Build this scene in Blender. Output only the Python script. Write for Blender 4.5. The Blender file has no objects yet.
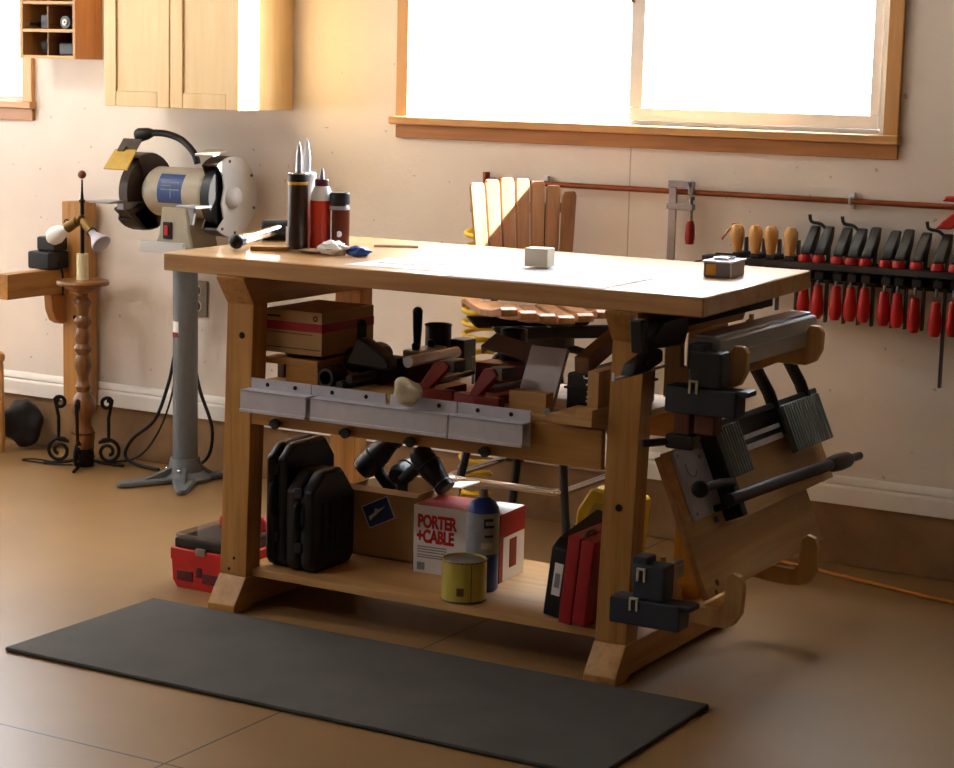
import bpy, bmesh, math, random
from mathutils import Vector, Matrix, Euler, noise
random.seed(7)
S = bpy.context.scene
COL = S.collection
PI = math.pi

# ------------------------------------------------------------------ materials
def lin(h):
    h = h.lstrip('#')
    v = [int(h[i:i+2], 16)/255 for i in (0, 2, 4)]
    return tuple([(c/12.92 if c <= .04045 else ((c+.055)/1.055)**2.4) for c in v] + [1])

def new_mat(name):
    m = bpy.data.materials.new(name); m.use_nodes = True
    nt = m.node_tree
    return m, nt, nt.nodes['Principled BSDF']

def ramp(nt, fac, stops):
    r = nt.nodes.new('ShaderNodeValToRGB')
    el = r.color_ramp.elements
    el[0].position, el[0].color = stops[0]
    el[1].position, el[1].color = stops[-1]
    for p, c in stops[1:-1]:
        e = el.new(p); e.color = c
    nt.links.new(fac, r.inputs[0])
    return r.outputs[0]

def coords(nt, scale=(1, 1, 1)):
    tc = nt.nodes.new('ShaderNodeTexCoord'); mp = nt.nodes.new('ShaderNodeMapping')
    mp.inputs['Scale'].default_value = scale
    nt.links.new(tc.outputs['Object'], mp.inputs[0])
    return mp.outputs[0]

def noise_tex(nt, vec, scale, detail=4, rough=.55, dist=0):
    n = nt.nodes.new('ShaderNodeTexNoise')
    n.inputs['Scale'].default_value = scale; n.inputs['Detail'].default_value = detail
    n.inputs['Roughness'].default_value = rough; n.inputs['Distortion'].default_value = dist
    nt.links.new(vec, n.inputs['Vector'])
    return n.outputs['Fac']

def bump(nt, p, fac, strength, dist=.002):
    b = nt.nodes.new('ShaderNodeBump')
    b.inputs['Strength'].default_value = strength; b.inputs['Distance'].default_value = dist
    nt.links.new(fac, b.inputs['Height']); nt.links.new(b.outputs[0], p.inputs['Normal'])

def mul(c, k):
    return (c[0]*k, c[1]*k, c[2]*k, 1)

def plain(name, col, rough=.5, metal=0, var=.12, scale=30, bmp=0, coat=0):
    m, nt, p = new_mat(name)
    c = lin(col)
    f = noise_tex(nt, coords(nt), scale)
    nt.links.new(ramp(nt, f, [(.3, mul(c, 1-var)), (.7, mul(c, 1+var))]), p.inputs['Base Color'])
    p.inputs['Roughness'].default_value = rough; p.inputs['Metallic'].default_value = metal
    if coat: p.inputs['Coat Weight'].default_value = coat
    if bmp: bump(nt, p, f, bmp)
    return m

def wood(name, light, dark, axis='x', rough=.5, freq=22, coat=0):
    m, nt, p = new_mat(name)
    sc = {'x': (.06, 1, 1), 'y': (1, .06, 1), 'z': (1, 1, .06)}[axis]
    v = coords(nt, sc)
    f1 = noise_tex(nt, v, freq, 5, .6, .6)
    f2 = noise_tex(nt, v, freq*5, 3, .5)
    mx = nt.nodes.new('ShaderNodeMath'); mx.operation = 'MULTIPLY_ADD'
    mx.inputs[1].default_value = .35
    nt.links.new(f2, mx.inputs[0]); nt.links.new(f1, mx.inputs[2])
    a, b = lin(light), lin(dark)
    mid = tuple((x+y)/2 for x, y in zip(a, b))
    nt.links.new(ramp(nt, mx.outputs[0], [(.45, b), (.6, mid), (.78, a)]), p.inputs['Base Color'])
    p.inputs['Roughness'].default_value = rough
    if coat:
        p.inputs['Coat Weight'].default_value = coat; p.inputs['Coat Roughness'].default_value = .12
    bump(nt, p, f2, .05)
    return m

M = {}
for ax in 'xyz':
    M['fir_'+ax] = wood('fir_'+ax, '#bf8a48', '#976428', ax, .42)
    M['ply_'+ax] = wood('ply_'+ax, '#cda066', '#b08048', ax, .5, 14)
    M['trim_'+ax] = wood('trim_'+ax, '#d6a368', '#bd874c', ax, .4)
    M['maple_'+ax] = wood('maple_'+ax, '#eccb92', '#dfb878', ax, .35, 9)
    M['red_oak_'+ax] = wood('red_oak_'+ax, '#b57a42', '#93602f', ax, .4, 16)
M['bench_top'] = wood('bench_top', '#cfa06a', '#b08050', 'x', .3, 18, .5)
M['turned'] = wood('turned', '#96602e', '#4a2a12', 'z', .35, 18, .3)
M['handle_wood'] = wood('handle_wood', '#dcaa68', '#b98344', 'z', .4, 25)
M['chair_wood'] = wood('chair_wood', '#ab7a52', '#855a3c', 'z', .4, 20)
M['stick_brown'] = wood('stick_brown', '#7d5836', '#5d3e24', 'y', .6)
M['black'] = plain('black_plastic', '#0b0c0f', .42, 0, .2)
M['black_matte'] = plain('black_matte', '#0a0a0c', .7, 0, .2)
M['navy_black'] = plain('navy_black', '#141821', .45, 0, .15)
M['jaw_blue'] = plain('jaw_blue', '#2a313c', .5, 0, .15)
M['iron'] = plain('black_iron', '#1c1816', .5, .6, .3)
M['steel'] = plain('steel', '#98979a', .35, 1, .1)
M['dark_steel'] = plain('dark_steel', '#5d5a58', .4, .9, .15)
M['chrome'] = plain('chrome', '#d9d9e0', .12, 1, .03)
M['alu'] = plain('aluminium', '#b9b7bd', .4, .85, .06)
M['alu_paint'] = plain('grey_painted_aluminium', '#c3c1cb', .45, .25, .05)
M['grey_plate'] = plain('grey_plate', '#bdb9c8', .45, .1, .06)
M['rib_grey'] = plain('ribbed_grey', '#757c78', .5, .1, .12)
M['ped_grey'] = plain('pedestal_grey', '#6c7176', .45, .2, .08)
M['beige'] = plain('grinder_beige', '#b0a692', .45, 0, .06)
M['white_paint'] = plain('white_paint', '#c9c8c6', .4, 0, .03)
M['guard_dark'] = plain('guard_dark', '#463b32', .5, .2, .2)
M['amber'] = plain('amber_shield', '#c9a440', .3, 0, .1)
M['red'] = plain('red_plastic', '#c01a1a', .38, 0, .08)
M['red_dark'] = plain('red_dark', '#a01a20', .42, 0, .1)
M['red_clamp'] = plain('red_painted_metal', '#7f2318', .45, .1, .12)
M['maroon'] = plain('maroon', '#5c1f28', .4, .2, .1)
M['glue_red'] = plain('glue_red', '#cf3a20', .35, 0, .06)
M['brown_glass'] = plain('brown_bottle', '#5a2416', .2, 0, .1)
M['blue_label'] = plain('blue_label', '#2c4a86', .4, 0, .15)
M['blue'] = plain('blue_paint', '#2347a0', .3, 0, .08)
M['yellow'] = plain('yellow_plastic', '#e3bd1e', .4, 0, .06)
M['can_yellow'] = plain('can_yellow', '#c3b04a', .4, .1, .06)
M['gold'] = plain('gold', '#c79a3a', .35, .3, .1)
M['brass'] = plain('brass', '#a5823f', .3, .9, .2)
M['dark_brass'] = plain('dark_brass', '#6b5228', .35, .9, .2)
M['copper'] = plain('copper', '#8f5238', .42, 1, .12)
M['cardboard'] = plain('cardboard', '#b08a5c', .8, 0, .08, 12)
M['white'] = plain('white_plastic', '#ececec', .4, 0, .02)
M['paper'] = plain('paper', '#f2f0f2', .7, 0, .02)
M['off_white'] = plain('off_white', '#d9cfb9', .7, 0, .06)
M['ivory'] = plain('ivory', '#e6d9ae', .5, 0, .05)
M['cloth'] = plain('cloth', '#cbbda2', .9, 0, .1, 40)
M['mat_rubber'] = plain('mat_rubber', '#45423f', .8, 0, .16, 6, .1)
M['vinyl'] = plain('vinyl', '#f4eee6', .45, 0, .02)
M['orange_hose'] = plain('orange_hose', '#c37a1e', .5, 0, .1)
M['ink'] = plain('ink', '#2a2a2e', .7, 0, .1)
M['label_grey'] = plain('label_grey', '#8f939c', .5, 0, .15)
M['cream_label'] = plain('cream_label', '#cfc3a4', .6, 0, .05)
M['sand'] = plain('coarse_brown', '#8b6a45', .8, 0, .25, 60)
M['ring_white'] = plain('ring_white', '#f0f0f0', .4, 0, .02)

def glass(name, tint=(1, 1, 1, 1), gl=.06):
    m = bpy.data.materials.new(name); m.use_nodes = True
    nt = m.node_tree; nt.nodes.clear()
    o = nt.nodes.new('ShaderNodeOutputMaterial'); mx = nt.nodes.new('ShaderNodeMixShader')
    t = nt.nodes.new('ShaderNodeBsdfTransparent'); g = nt.nodes.new('ShaderNodeBsdfGlossy')
    t.inputs[0].default_value = tint; g.inputs['Roughness'].default_value = .02
    mx.inputs[0].default_value = gl
    nt.links.new(t.outputs[0], mx.inputs[1]); nt.links.new(g.outputs[0], mx.inputs[2])
    nt.links.new(mx.outputs[0], o.inputs[0])
    return m
M['glint_white'] = plain('window_glint_white', '#e2e2ee', .22, .15, .02)  # near-white colour carries the window's highlight on bare metal
M['angle_grey'] = plain('angle_grey', '#77727c', .4, .3, .1)
M['fence_grey'] = plain('fence_grey', '#a5a29f', .4, .25, .06)
M['rack_dark'] = plain('rack_dark', '#2b2624', .6, 0, .2)
M['sheen_board'] = plain('window_sheen_board', '#cbc0c2', .4, 0, .05)  # pale lavender holds the window's sheen on the board
M['glass'] = glass('window_glass')
M['clear'] = glass('clear_plastic', (.8, .8, .85, 1), .25)

def wall_mat():
    m, nt, p = new_mat('textured_wall_paint')
    v = coords(nt)
    f = noise_tex(nt, v, 55, 5, .6)
    c = lin('#f0e5da')
    big = noise_tex(nt, v, 3, 3)
    col = ramp(nt, big, [(.3, mul(c, .95)), (.7, mul(c, 1.03))])
    # small dings in the paint and one drywall seam below the window
    sep = nt.nodes.new('ShaderNodeSeparateXYZ'); nt.links.new(v, sep.inputs[0])
    def math_(op, a, b):
        n = nt.nodes.new('ShaderNodeMath'); n.operation = op
        for i, s in enumerate((a, b)):
            if isinstance(s, (int, float)): n.inputs[i].default_value = s
            else: nt.links.new(s, n.inputs[i])
        return n.outputs[0]
    d = math_('ABSOLUTE', math_('ADD', sep.outputs[0], 2.672), 0)
    ln = math_('MULTIPLY', math_('LESS_THAN', d, .0022), math_('LESS_THAN', sep.outputs[2], 1.2))
    spk = math_('GREATER_THAN', noise_tex(nt, v, 38, 1, .3), .76)
    dark = math_('MULTIPLY', math_('MAXIMUM', math_('MULTIPLY', ln, .45), math_('MULTIPLY', spk, .35)), 1)
    mx = nt.nodes.new('ShaderNodeMix'); mx.data_type = 'RGBA'
    nt.links.new(dark, mx.inputs[0]); nt.links.new(col, mx.inputs[6]); mx.inputs[7].default_value = lin('#5d4a3c')
    nt.links.new(mx.outputs[2], p.inputs['Base Color'])
    p.inputs['Roughness'].default_value = .6
    bump(nt, p, f, .35, .004)
    return m
M['wall'] = wall_mat()

def floor_mat():
    m, nt, p = new_mat('sealed_tan_concrete')
    v = coords(nt)
    c = lin('#8b6b44')
    f = noise_tex(nt, v, 2.2, 6, .6); g = noise_tex(nt, v, 120, 2)
    mm = nt.nodes.new('ShaderNodeMath'); mm.operation = 'MULTIPLY_ADD'; mm.inputs[1].default_value = .25
    nt.links.new(g, mm.inputs[0]); nt.links.new(f, mm.inputs[2])
    col = ramp(nt, mm.outputs[0], [(.35, mul(c, .85)), (.85, mul(c, 1.12))])
    sep = nt.nodes.new('ShaderNodeSeparateXYZ'); nt.links.new(v, sep.inputs[0])
    def line(sock, at):
        a = nt.nodes.new('ShaderNodeMath'); a.operation = 'SUBTRACT'; a.inputs[1].default_value = at
        nt.links.new(sock, a.inputs[0])
        b = nt.nodes.new('ShaderNodeMath'); b.operation = 'ABSOLUTE'; nt.links.new(a.outputs[0], b.inputs[0])
        l = nt.nodes.new('ShaderNodeMath'); l.operation = 'LESS_THAN'; l.inputs[1].default_value = .0028
        nt.links.new(b.outputs[0], l.inputs[0]); return l.outputs[0]
    mx1 = nt.nodes.new('ShaderNodeMath'); mx1.operation = 'MAXIMUM'
    nt.links.new(line(sep.outputs[0], -2.5), mx1.inputs[0]); nt.links.new(line(sep.outputs[1], 3.105), mx1.inputs[1])
    mx = nt.nodes.new('ShaderNodeMix'); mx.data_type = 'RGBA'
    nt.links.new(mx1.outputs[0], mx.inputs[0]); nt.links.new(col, mx.inputs[6]); mx.inputs[7].default_value = lin('#241610')
    nt.links.new(mx.outputs[2], p.inputs['Base Color'])
    p.inputs['Roughness'].default_value = .38
    bump(nt, p, f, .06, .01)
    return m
M['floor'] = floor_mat()
M['curb'] = plain('curb_concrete', '#8f6d48', .75, 0, .18, 9, .25)
M['dim_paint'] = plain('unpainted_board', '#5d5044', .8, 0, .06)
FILL_POWER = 17  # power of the added ceiling lamps
m_, nt_, p_ = new_mat('fill_tube'); p_.inputs['Emission Color'].default_value = (1, .96, .9, 1); p_.inputs['Emission Strength'].default_value = 8
M['fill_tube'] = m_
M['ceiling'] = plain('ceiling_paint', '#8f877b', .7, 0, .03)
M['ground'] = plain('pale_ground', '#e9e6e0', .9, 0, .04, 1)
M['house'] = plain('pale_siding', '#c6ced8', .8, 0, .03)
M['leafy'] = plain('pale_leaves', '#a9b8a4', .9, 0, .2, 4)

# ------------------------------------------------------------------ mesh builder
WM = {}          # world matrix of things, by object name
class MB:
    def __init__(s, frame=None):
        s.bm = bmesh.new(); s.F = frame or Matrix(); s.mi = 0
    def _fin(s, verts, mat=None):
        vs = set(verts)
        m = s.F @ mat if mat else s.F
        for v in vs: v.co = m @ v.co
        for v in vs:
            for f in v.link_faces: f.material_index = s.mi
        return s
    def _bev(s, faces, b, seg=2):
        if b <= 0: return list({v for f in faces for v in f.verts})
        edges = {e for f in faces for e in f.edges}
        r = bmesh.ops.bevel(s.bm, geom=list(edges), offset=b, segments=seg, profile=.5, affect='EDGES', clamp_overlap=True)
        out = set()
        todo = [v for v in r['verts'] if v.is_valid]
        while todo:
            v = todo.pop()
            if v in out: continue
            out.add(v)
            todo += [e.other_vert(v) for e in v.link_edges if e.other_vert(v) not in out]
        return list(out)
    def box(s, x0, x1, y0, y1, z0, z1, b=.002, mat=None):
        if x0 > x1: x0, x1 = x1, x0
        if y0 > y1: y0, y1 = y1, y0
        if z0 > z1: z0, z1 = z1, z0
        r = bmesh.ops.create_cube(s.bm, size=1)
        for v in r['verts']:
            v.co = Vector(((x0+x1)/2+v.co.x*(x1-x0), (y0+y1)/2+v.co.y*(y1-y0), (z0+z1)/2+v.co.z*(z1-z0)))
        fs = {f for v in r['verts'] for f in v.link_faces}
        b = min(b, .45*min(x1-x0, y1-y0, z1-z0))
        return s._fin(s._bev(fs, b), mat)
    def cbox(s, c, size, rot=(0, 0, 0), b=.002):
        m = Matrix.Translation(c) @ Euler(rot).to_matrix().to_4x4()
        x, y, z = [k/2 for k in size]
        return s.box(-x, x, -y, y, -z, z, b, m)
    def prism(s, pts, axis, a0, a1, b=0, mat=None):
        def P(p, a):
            return {'x': (a, p[0], p[1]), 'y': (p[0], a, p[1]), 'z': (p[0], p[1], a)}[axis]
        lo = [s.bm.verts.new(P(p, a0)) for p in pts]; hi = [s.bm.verts.new(P(p, a1)) for p in pts]
        n = len(pts); fs = [s.bm.faces.new(lo), s.bm.faces.new(hi[::-1])]
        for i in range(n):
            fs.append(s.bm.faces.new((lo[i], hi[i], hi[(i+1) % n], lo[(i+1) % n])))
        bmesh.ops.recalc_face_normals(s.bm, faces=fs)
        return s._fin(s._bev(fs, b, 1), mat)
    def cyl(s, p0, p1, r0, r1=None, seg=20, b=0):
        p0, p1 = Vector(p0), Vector(p1); d = p1-p0
        r1 = r0 if r1 is None else r1
        r = bmesh.ops.create_cone(s.bm, cap_ends=True, segments=seg, radius1=r0, radius2=r1, depth=d.length)
        m = Matrix.Translation((p0+p1)/2) @ d.to_track_quat('Z', 'Y').to_matrix().to_4x4()
        return s._fin(r['verts'], m)
    def lathe(s, prof, c, axis=(0, 0, 1), seg=24):
        m = Matrix.Translation(c) @ Vector(axis).to_track_quat('Z', 'Y').to_matrix().to_4x4()
        rings = []; allv = []
        for r, z in prof:
            if r < 1e-5: ring = [s.bm.verts.new((0, 0, z))]
            else: ring = [s.bm.verts.new((r*math.cos(2*PI*i/seg), r*math.sin(2*PI*i/seg), z)) for i in range(seg)]
            rings.append(ring); allv += ring
        fs = []
        for a, b in zip(rings, rings[1:]):
            for i in range(seg):
                j = (i+1) % seg
                q = [a[i % len(a)], a[j % len(a)], b[j % len(b)], b[i % len(b)]]
                q = [v for k, v in enumerate(q) if v not in q[:k]]
                if len(q) > 2: fs.append(s.bm.faces.new(q))
        for ring in (rings[0], rings[-1]):
            if len(ring) > 2: fs.append(s.bm.faces.new(ring))
        bmesh.ops.recalc_face_normals(s.bm, faces=fs)
        return s._fin(allv, m)
    def tube(s, pts, r, seg=8, sub=0, rs=None):
        pts = [Vector(p) for p in pts]
        if sub:
            out = []; n = len(pts)
            for i in range(n-1):
                p0, p1, p2, p3 = pts[max(i-1, 0)], pts[i], pts[i+1], pts[min(i+2, n-1)]
                for k in range(sub):
                    t = k/sub
                    out.append(.5*((2*p1)+(p2-p0)*t+(2*p0-5*p1+4*p2-p3)*t*t+(3*p1-p0-3*p2+p3)*t**3))
            out.append(pts[-1]); pts = out
        n = len(pts); rings = []; nrm = None; allv = []
        for i, p in enumerate(pts):
            d = (pts[min(i+1, n-1)]-pts[max(i-1, 0)]).normalized()
            if nrm is None:
                nrm = d.orthogonal().normalized()
            else:
                nrm = (nrm-d*nrm.dot(d)); nrm = nrm.normalized() if nrm.length > 1e-6 else d.orthogonal().normalized()
            bi = d.cross(nrm)
            rr = rs[min(int(i*len(rs)/n), len(rs)-1)] if rs else r
            ring = [s.bm.verts.new(p+(nrm*math.cos(2*PI*k/seg)+bi*math.sin(2*PI*k/seg))*rr) for k in range(seg)]
            rings.append(ring); allv += ring
        fs = []
        for a, b in zip(rings, rings[1:]):
            for k in range(seg):
                fs.append(s.bm.faces.new((a[k], a[(k+1) % seg], b[(k+1) % seg], b[k])))
        fs += [s.bm.faces.new(rings[0]), s.bm.faces.new(rings[-1])]
        bmesh.ops.recalc_face_normals(s.bm, faces=fs)
        return s._fin(allv)
    def ball(s, c, r, sc=(1, 1, 1), seg=16, rot=(0, 0, 0)):
        q = bmesh.ops.create_uvsphere(s.bm, u_segments=seg, v_segments=max(6, seg*2//3), radius=r)
        m = Matrix.Translation(c) @ Euler(rot).to_matrix().to_4x4() @ Matrix.Diagonal((*sc, 1))
        return s._fin(q['verts'], m)
    def blob(s, c, r, sc=(1, 1, 1), amp=.3, freq=3, sub=3, seed=0):
        q = bmesh.ops.create_icosphere(s.bm, subdivisions=sub, radius=1)
        for v in q['verts']:
            v.co *= r*(1+amp*noise.noise(v.co*freq+Vector((seed, seed*2.3, 1.1))))
        return s._fin(q['verts'], Matrix.Translation(c) @ Matrix.Diagonal((*sc, 1)))
    def quad(s, pts):
        vs = [s.bm.verts.new(p) for p in pts]; s.bm.faces.new(vs)
        return s._fin(vs)
    def torus(s, c, axis, R, r, a0=0, a1=2*PI, n=28, seg=8):
        m = Matrix.Translation(c) @ Vector(axis).to_track_quat('Z', 'Y').to_matrix().to_4x4()
        pts = [m @ Vector((R*math.cos(a0+(a1-a0)*i/n), R*math.sin(a0+(a1-a0)*i/n), 0)) for i in range(n+1)]
        return s.tube(pts, r, seg)
    def end(s, name, mats, parent=None, angle=38):
        me = bpy.data.meshes.new(name)
        root = parent
        while root is not None and root.parent is not None: root = root.parent
        if root is not None:
            w = WM[root.name].inverted()
            for v in s.bm.verts: v.co = w @ v.co
        s.bm.to_mesh(me); s.bm.free()
        for m in (mats if isinstance(mats, (list, tuple)) else [mats]):
            me.materials.append(M[m] if isinstance(m, str) else m)
        me.polygons.foreach_set('use_smooth', [True]*len(me.polygons))
        me.set_sharp_from_angle(angle=math.radians(angle))
        o = bpy.data.objects.new(name, me); COL.objects.link(o)
        wn = o.modifiers.new('weighted_normals', 'WEIGHTED_NORMAL'); wn.keep_sharp = True; wn.weight = 90
        o.parent = parent
        if parent is None: WM[o.name] = Matrix()
        return o

def tag(o, label=None, cat=None, group=None, kind=None):
    for k, v in (('label', label), ('category', cat), ('group', group), ('kind', kind)):
        if v: o[k] = v
    return o

def thing(name, label, cat, loc, rz=0, group=None, kind=None):
    o = bpy.data.objects.new(name, None); COL.objects.link(o)
    o.empty_display_size = .05
    o.location = loc; o.rotation_euler = (0, 0, rz)
    WM[o.name] = Matrix.Translation(loc) @ Matrix.Rotation(rz, 4, 'Z')
    return tag(o, label, cat, group, kind)

def local(o):
    """builder that works in the thing's own axes"""
    root = o
    while root.parent is not None: root = root.parent
    return MB(WM[root.name].copy())

def single(name, mb, mats, label, cat, origin, group=None, angle=38):
    """a thing that is one mesh, with its origin at the given point"""
    o = mb.end(name, mats, None, angle)
    o.data.transform(Matrix.Translation(-Vector(origin))); o.location = origin
    WM[o.name] = Matrix.Translation(origin)
    return tag(o, label, cat, group)

def structure(name, mb, mats, parent=None):
    o = mb.end(name, mats, parent)
    if parent is None: o['kind'] = 'structure'
    return o

def copy_tree(o, parent=None):
    c = o.copy(); COL.objects.link(c); c.parent = parent
    for ch in o.children: copy_tree(ch, c)
    return c

def lettering(name, body, size, mw, mat, parent, bold=0, spacing=1, align='LEFT', depth=.0004, xs=1):
    """raised lettering as a mesh; mw maps text x/y plane to the world"""
    cu = bpy.data.curves.new('t', 'FONT'); cu.body = body; cu.size = size; cu.extrude = depth
    cu.offset = bold; cu.space_character = spacing; cu.align_x = align; cu.resolution_u = 4
    to = bpy.data.objects.new('t', cu); COL.objects.link(to)
    dg = bpy.context.evaluated_depsgraph_get(); dg.update()
    me = bpy.data.meshes.new_from_object(to.evaluated_get(dg))
    bpy.data.objects.remove(to); bpy.data.curves.remove(cu)
    root = parent
    while root.parent is not None: root = root.parent
    me.transform(WM[root.name].inverted() @ mw @ Matrix.Diagonal((xs, 1, 1, 1)))
    me.name = name; me.materials.clear(); me.materials.append(M[mat])
    o = bpy.data.objects.new(name, me); COL.objects.link(o); o.parent = parent
    return o

def front(x, y, z):
    """text frame on a face that looks towards -y"""
    return Matrix.Translation((x, y, z)) @ Matrix.Rotation(PI/2, 4, 'X')

# ------------------------------------------------------------------ camera
H = 1.415
yaw, pit, rol = -0.52297821, 0.15627335, 0.02402825
cy, sy = math.cos(yaw), math.sin(yaw)
fwd = Vector((sy*math.cos(pit), cy*math.cos(pit), -math.sin(pit)))
rt = Vector((cy, -sy, 0)); up = rt.cross(fwd)
r2 = math.cos(rol)*rt+math.sin(rol)*up; u2 = -math.sin(rol)*rt+math.cos(rol)*up
cam = bpy.data.cameras.new('camera'); co = bpy.data.objects.new('camera', cam); COL.objects.link(co)
cam.sensor_width = 36; cam.lens = 2027.5*36/954
co.matrix_world = Matrix(((r2.x, u2.x, -fwd.x, 0), (r2.y, u2.y, -fwd.y, 0), (r2.z, u2.z, -fwd.z, H), (0, 0, 0, 1)))
cam.clip_start = .05; cam.clip_end = 300
S.camera = co
S.view_settings.view_transform = 'Standard'; S.view_settings.look = 'None'
S.view_settings.gamma = 1; S.view_settings.use_curve_mapping = False
S.view_settings.exposure = 0.52

# ------------------------------------------------------------------ light
SUN_DIR = Vector((-2.6, -1.0, -1.35))
sl = bpy.data.lights.new('sun', 'SUN'); sl.energy = 60; sl.angle = math.radians(.53); sl.color = (1, .95, .86)
so = bpy.data.objects.new('sun', sl); COL.objects.link(so)
so.rotation_euler = SUN_DIR.to_track_quat('-Z', 'Y').to_euler(); so.location = (6, 9, 8)

w = bpy.data.worlds.new('sky'); S.world = w; w.use_nodes = True
bg = w.node_tree.nodes['Background']
bg.inputs[0].default_value = (.83, .91, 1.0, 1)
def sky_strength():
    """a hazy sky, brighter towards the low sun (the side of the big window)"""
    nt = w.node_tree
    tc = nt.nodes.new('ShaderNodeTexCoord')
    d = nt.nodes.new('ShaderNodeVectorMath'); d.operation = 'DOT_PRODUCT'; d.inputs[1].default_value = Vector((.45, .85, .25)).normalized()
    nt.links.new(tc.outputs['Generated'], d.inputs[0])
    r = nt.nodes.new('ShaderNodeMapRange'); r.interpolation_type = 'SMOOTHSTEP'
    r.inputs['From Min'].default_value = -.1; r.inputs['From Max'].default_value = .75
    r.inputs['To Min'].default_value = SKY_LOW; r.inputs['To Max'].default_value = SKY_HIGH
    nt.links.new(d.outputs['Value'], r.inputs['Value']); nt.links.new(r.outputs['Result'], bg.inputs[1])
SKY_LOW, SKY_HIGH = 1.6, 25.0
sky_strength()

def portal(name, loc, rot, sx, sy_):
    l = bpy.data.lights.new(name, 'AREA'); l.shape = 'RECTANGLE'; l.size = sx; l.size_y = sy_
    l.cycles.is_portal = True
    o = bpy.data.objects.new(name, l); COL.objects.link(o); o.location = loc; o.rotation_euler = rot

# ------------------------------------------------------------------ setting
WY = 5.525                         # face of the back wall
XL, XR, YF, ZC = -6.9, 1.6, -2.2, 2.6
m = MB(); m.box(XL-.2, XR+.2, YF-.2, WY, -.12, 0, 0); structure('floor', m, 'floor')
m = MB(); m.box(XL-.2, XR+.2, YF-.2, WY+.2, ZC, ZC+.1, 0); structure('ceiling', m, 'ceiling')
W1 = (-3.458, -1.884, 1.247, 2.15); W2 = (-6.5, -5.075, 1.247, 2.15)
def pierced(name, m_axis, a0, a1, t0, t1, holes, z0=0, mat='wall'):
    """a wall with rectangular openings, running along x or y"""
    m = MB()
    def b(p, q, z0, z1):
        if q-p < 1e-4 or z1-z0 < 1e-4: return
        if m_axis == 'x': m.box(p, q, t0, t1, z0, z1, 0)
        else: m.box(t0, t1, p, q, z0, z1, 0)
    x = a0
    for h in sorted(holes):
        b(x, h[0], z0, ZC); b(h[0], h[1], z0, h[2]); b(h[0], h[1], h[3], ZC); x = h[1]
    b(x, a1, z0, ZC)
    return structure(name, m, mat)
pierced('wall_back', 'x', XL, XR, WY, WY+.10, [W1, W2], .18)
SIDE_GAP = (1.4, 5.0, .9, 2.25)         # opening added in the unseen side wall to brighten the left
pierced('wall_left', 'y', YF, WY, XL-.18, XL, [SIDE_GAP])
pierced('wall_right', 'y', YF, WY, XR, XR+.18, [], 0, 'dim_paint')
pierced('wall_front', 'x', XL, XR, YF-.18, YF, [], 0, 'dim_paint')
m = MB(); m.box(XL, XR, WY-.004, WY+.2, 0, .182, .004); structure('wall_back_curb', m, 'curb')
m = MB()
m.prism([(WY, .182), (WY-.016, .182), (WY-.016, .228), (WY-.013, .234), (WY-.009, .238), (WY-.013, .243), (WY-.011, .254), (WY-.004, .262), (WY, .264)], 'x', XL, XR)
structure('baseboard_back', m, 'vinyl')

def window(name, x0, x1, z0, z1, slider=True):
    t = thing(name, None, None, ((x0+x1)/2, WY, z0), kind='structure')
    m = MB()
    for s, xa, xb in ((0, x0-.042, x0+.002), (1, x1-.002, x1+.042)):
        m.box(xa, xb, WY-.018, WY, z0-.005, z1+.045, .004)
    m.box(x0+.0022, x1-.0022, WY-.018, WY, z1-.002, z1+.045, .004)
    m.end('casing', 'trim_z', t)
    m = MB(); m.box(x0-.06, x1+.048, WY-.034, WY+.02, z0-.026, z0, .006); m.end('sill', 'trim_x', t)
    m = MB(); m.box(x0-.042, x1+.042, WY-.016, WY, z0-.068, z0-.0265, .003); m.end('apron', 'red_oak_x', t)
    m = MB()                                                          # jamb lining
    for xa, xb in ((x0-.001, x0+.004), (x1-.004, x1+.001)): m.box(xa, xb, WY, WY+.10, z0, z1, 0)
    m.box(x0, x1, WY, WY+.10, z1-.004, z1+.001, 0)
    m.end('jamb', 'vinyl', t)
    ya, yb = WY+.04, WY+.09
    m = MB()
    m.box(x0+.004, x0+.032, ya, yb, z0, z1, .003); m.box(x1-.032, x1-.004, ya, yb, z0, z1, .003)
    m.box(x0+.032, x1-.032, ya, yb, z0-.001, z0+.012, .003); m.box(x0+.032, x1-.032, ya, yb, z1-.03, z1, .003)
    m.end('vinyl_frame', 'vinyl', t)
    xm = x0+(x1-x0)*.49
    m = MB()                                                          # sliding sash
    m.box(xm-.012, xm+.034, ya-.012, yb-.02, z0+.052, z1-.072, .003); m.box(x1-.06, x1-.033, ya-.012, yb-.02, z0+.052, z1-.072, .003)
    m.box(xm-.012, x1-.033, ya-.012, yb-.02, z0+.013, z0+.0515, .003); m.box(xm-.012, x1-.033, ya-.012, yb-.02, z1-.0715, z1-.031, .003)
    sash = m.end('sash', 'vinyl', t)
    m = MB(); m.box(xm-.014, xm-.002, ya-.02, ya+.01, z0+.36, z0+.46, .003); m.end('latch', 'brass', sash)
    m = MB(); m.box(xm+.03, x1-.058, ya+.01, ya+.014, z0+.048, z1-.068, 0); m.end('glass_pane', 'glass', sash)
    m = MB(); m.box(x0+.03, xm+.004, yb-.012, yb-.008, z0+.01, z1-.028, 0); m.end('glass_pane', 'glass', t)
    portal(name+'_daylight', ((x0+x1)/2, WY+.11, (z0+z1)/2), (-PI/2, 0, 0), x1-x0, z1-z0)
window('window_1', *W1)
window('window_2', *W2)
portal('side_daylight', (XL-.19, (SIDE_GAP[0]+SIDE_GAP[1])/2, (SIDE_GAP[2]+SIDE_GAP[3])/2), (0, -PI/2, 0), SIDE_GAP[3]-SIDE_GAP[2], SIDE_GAP[1]-SIDE_GAP[0])

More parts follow.
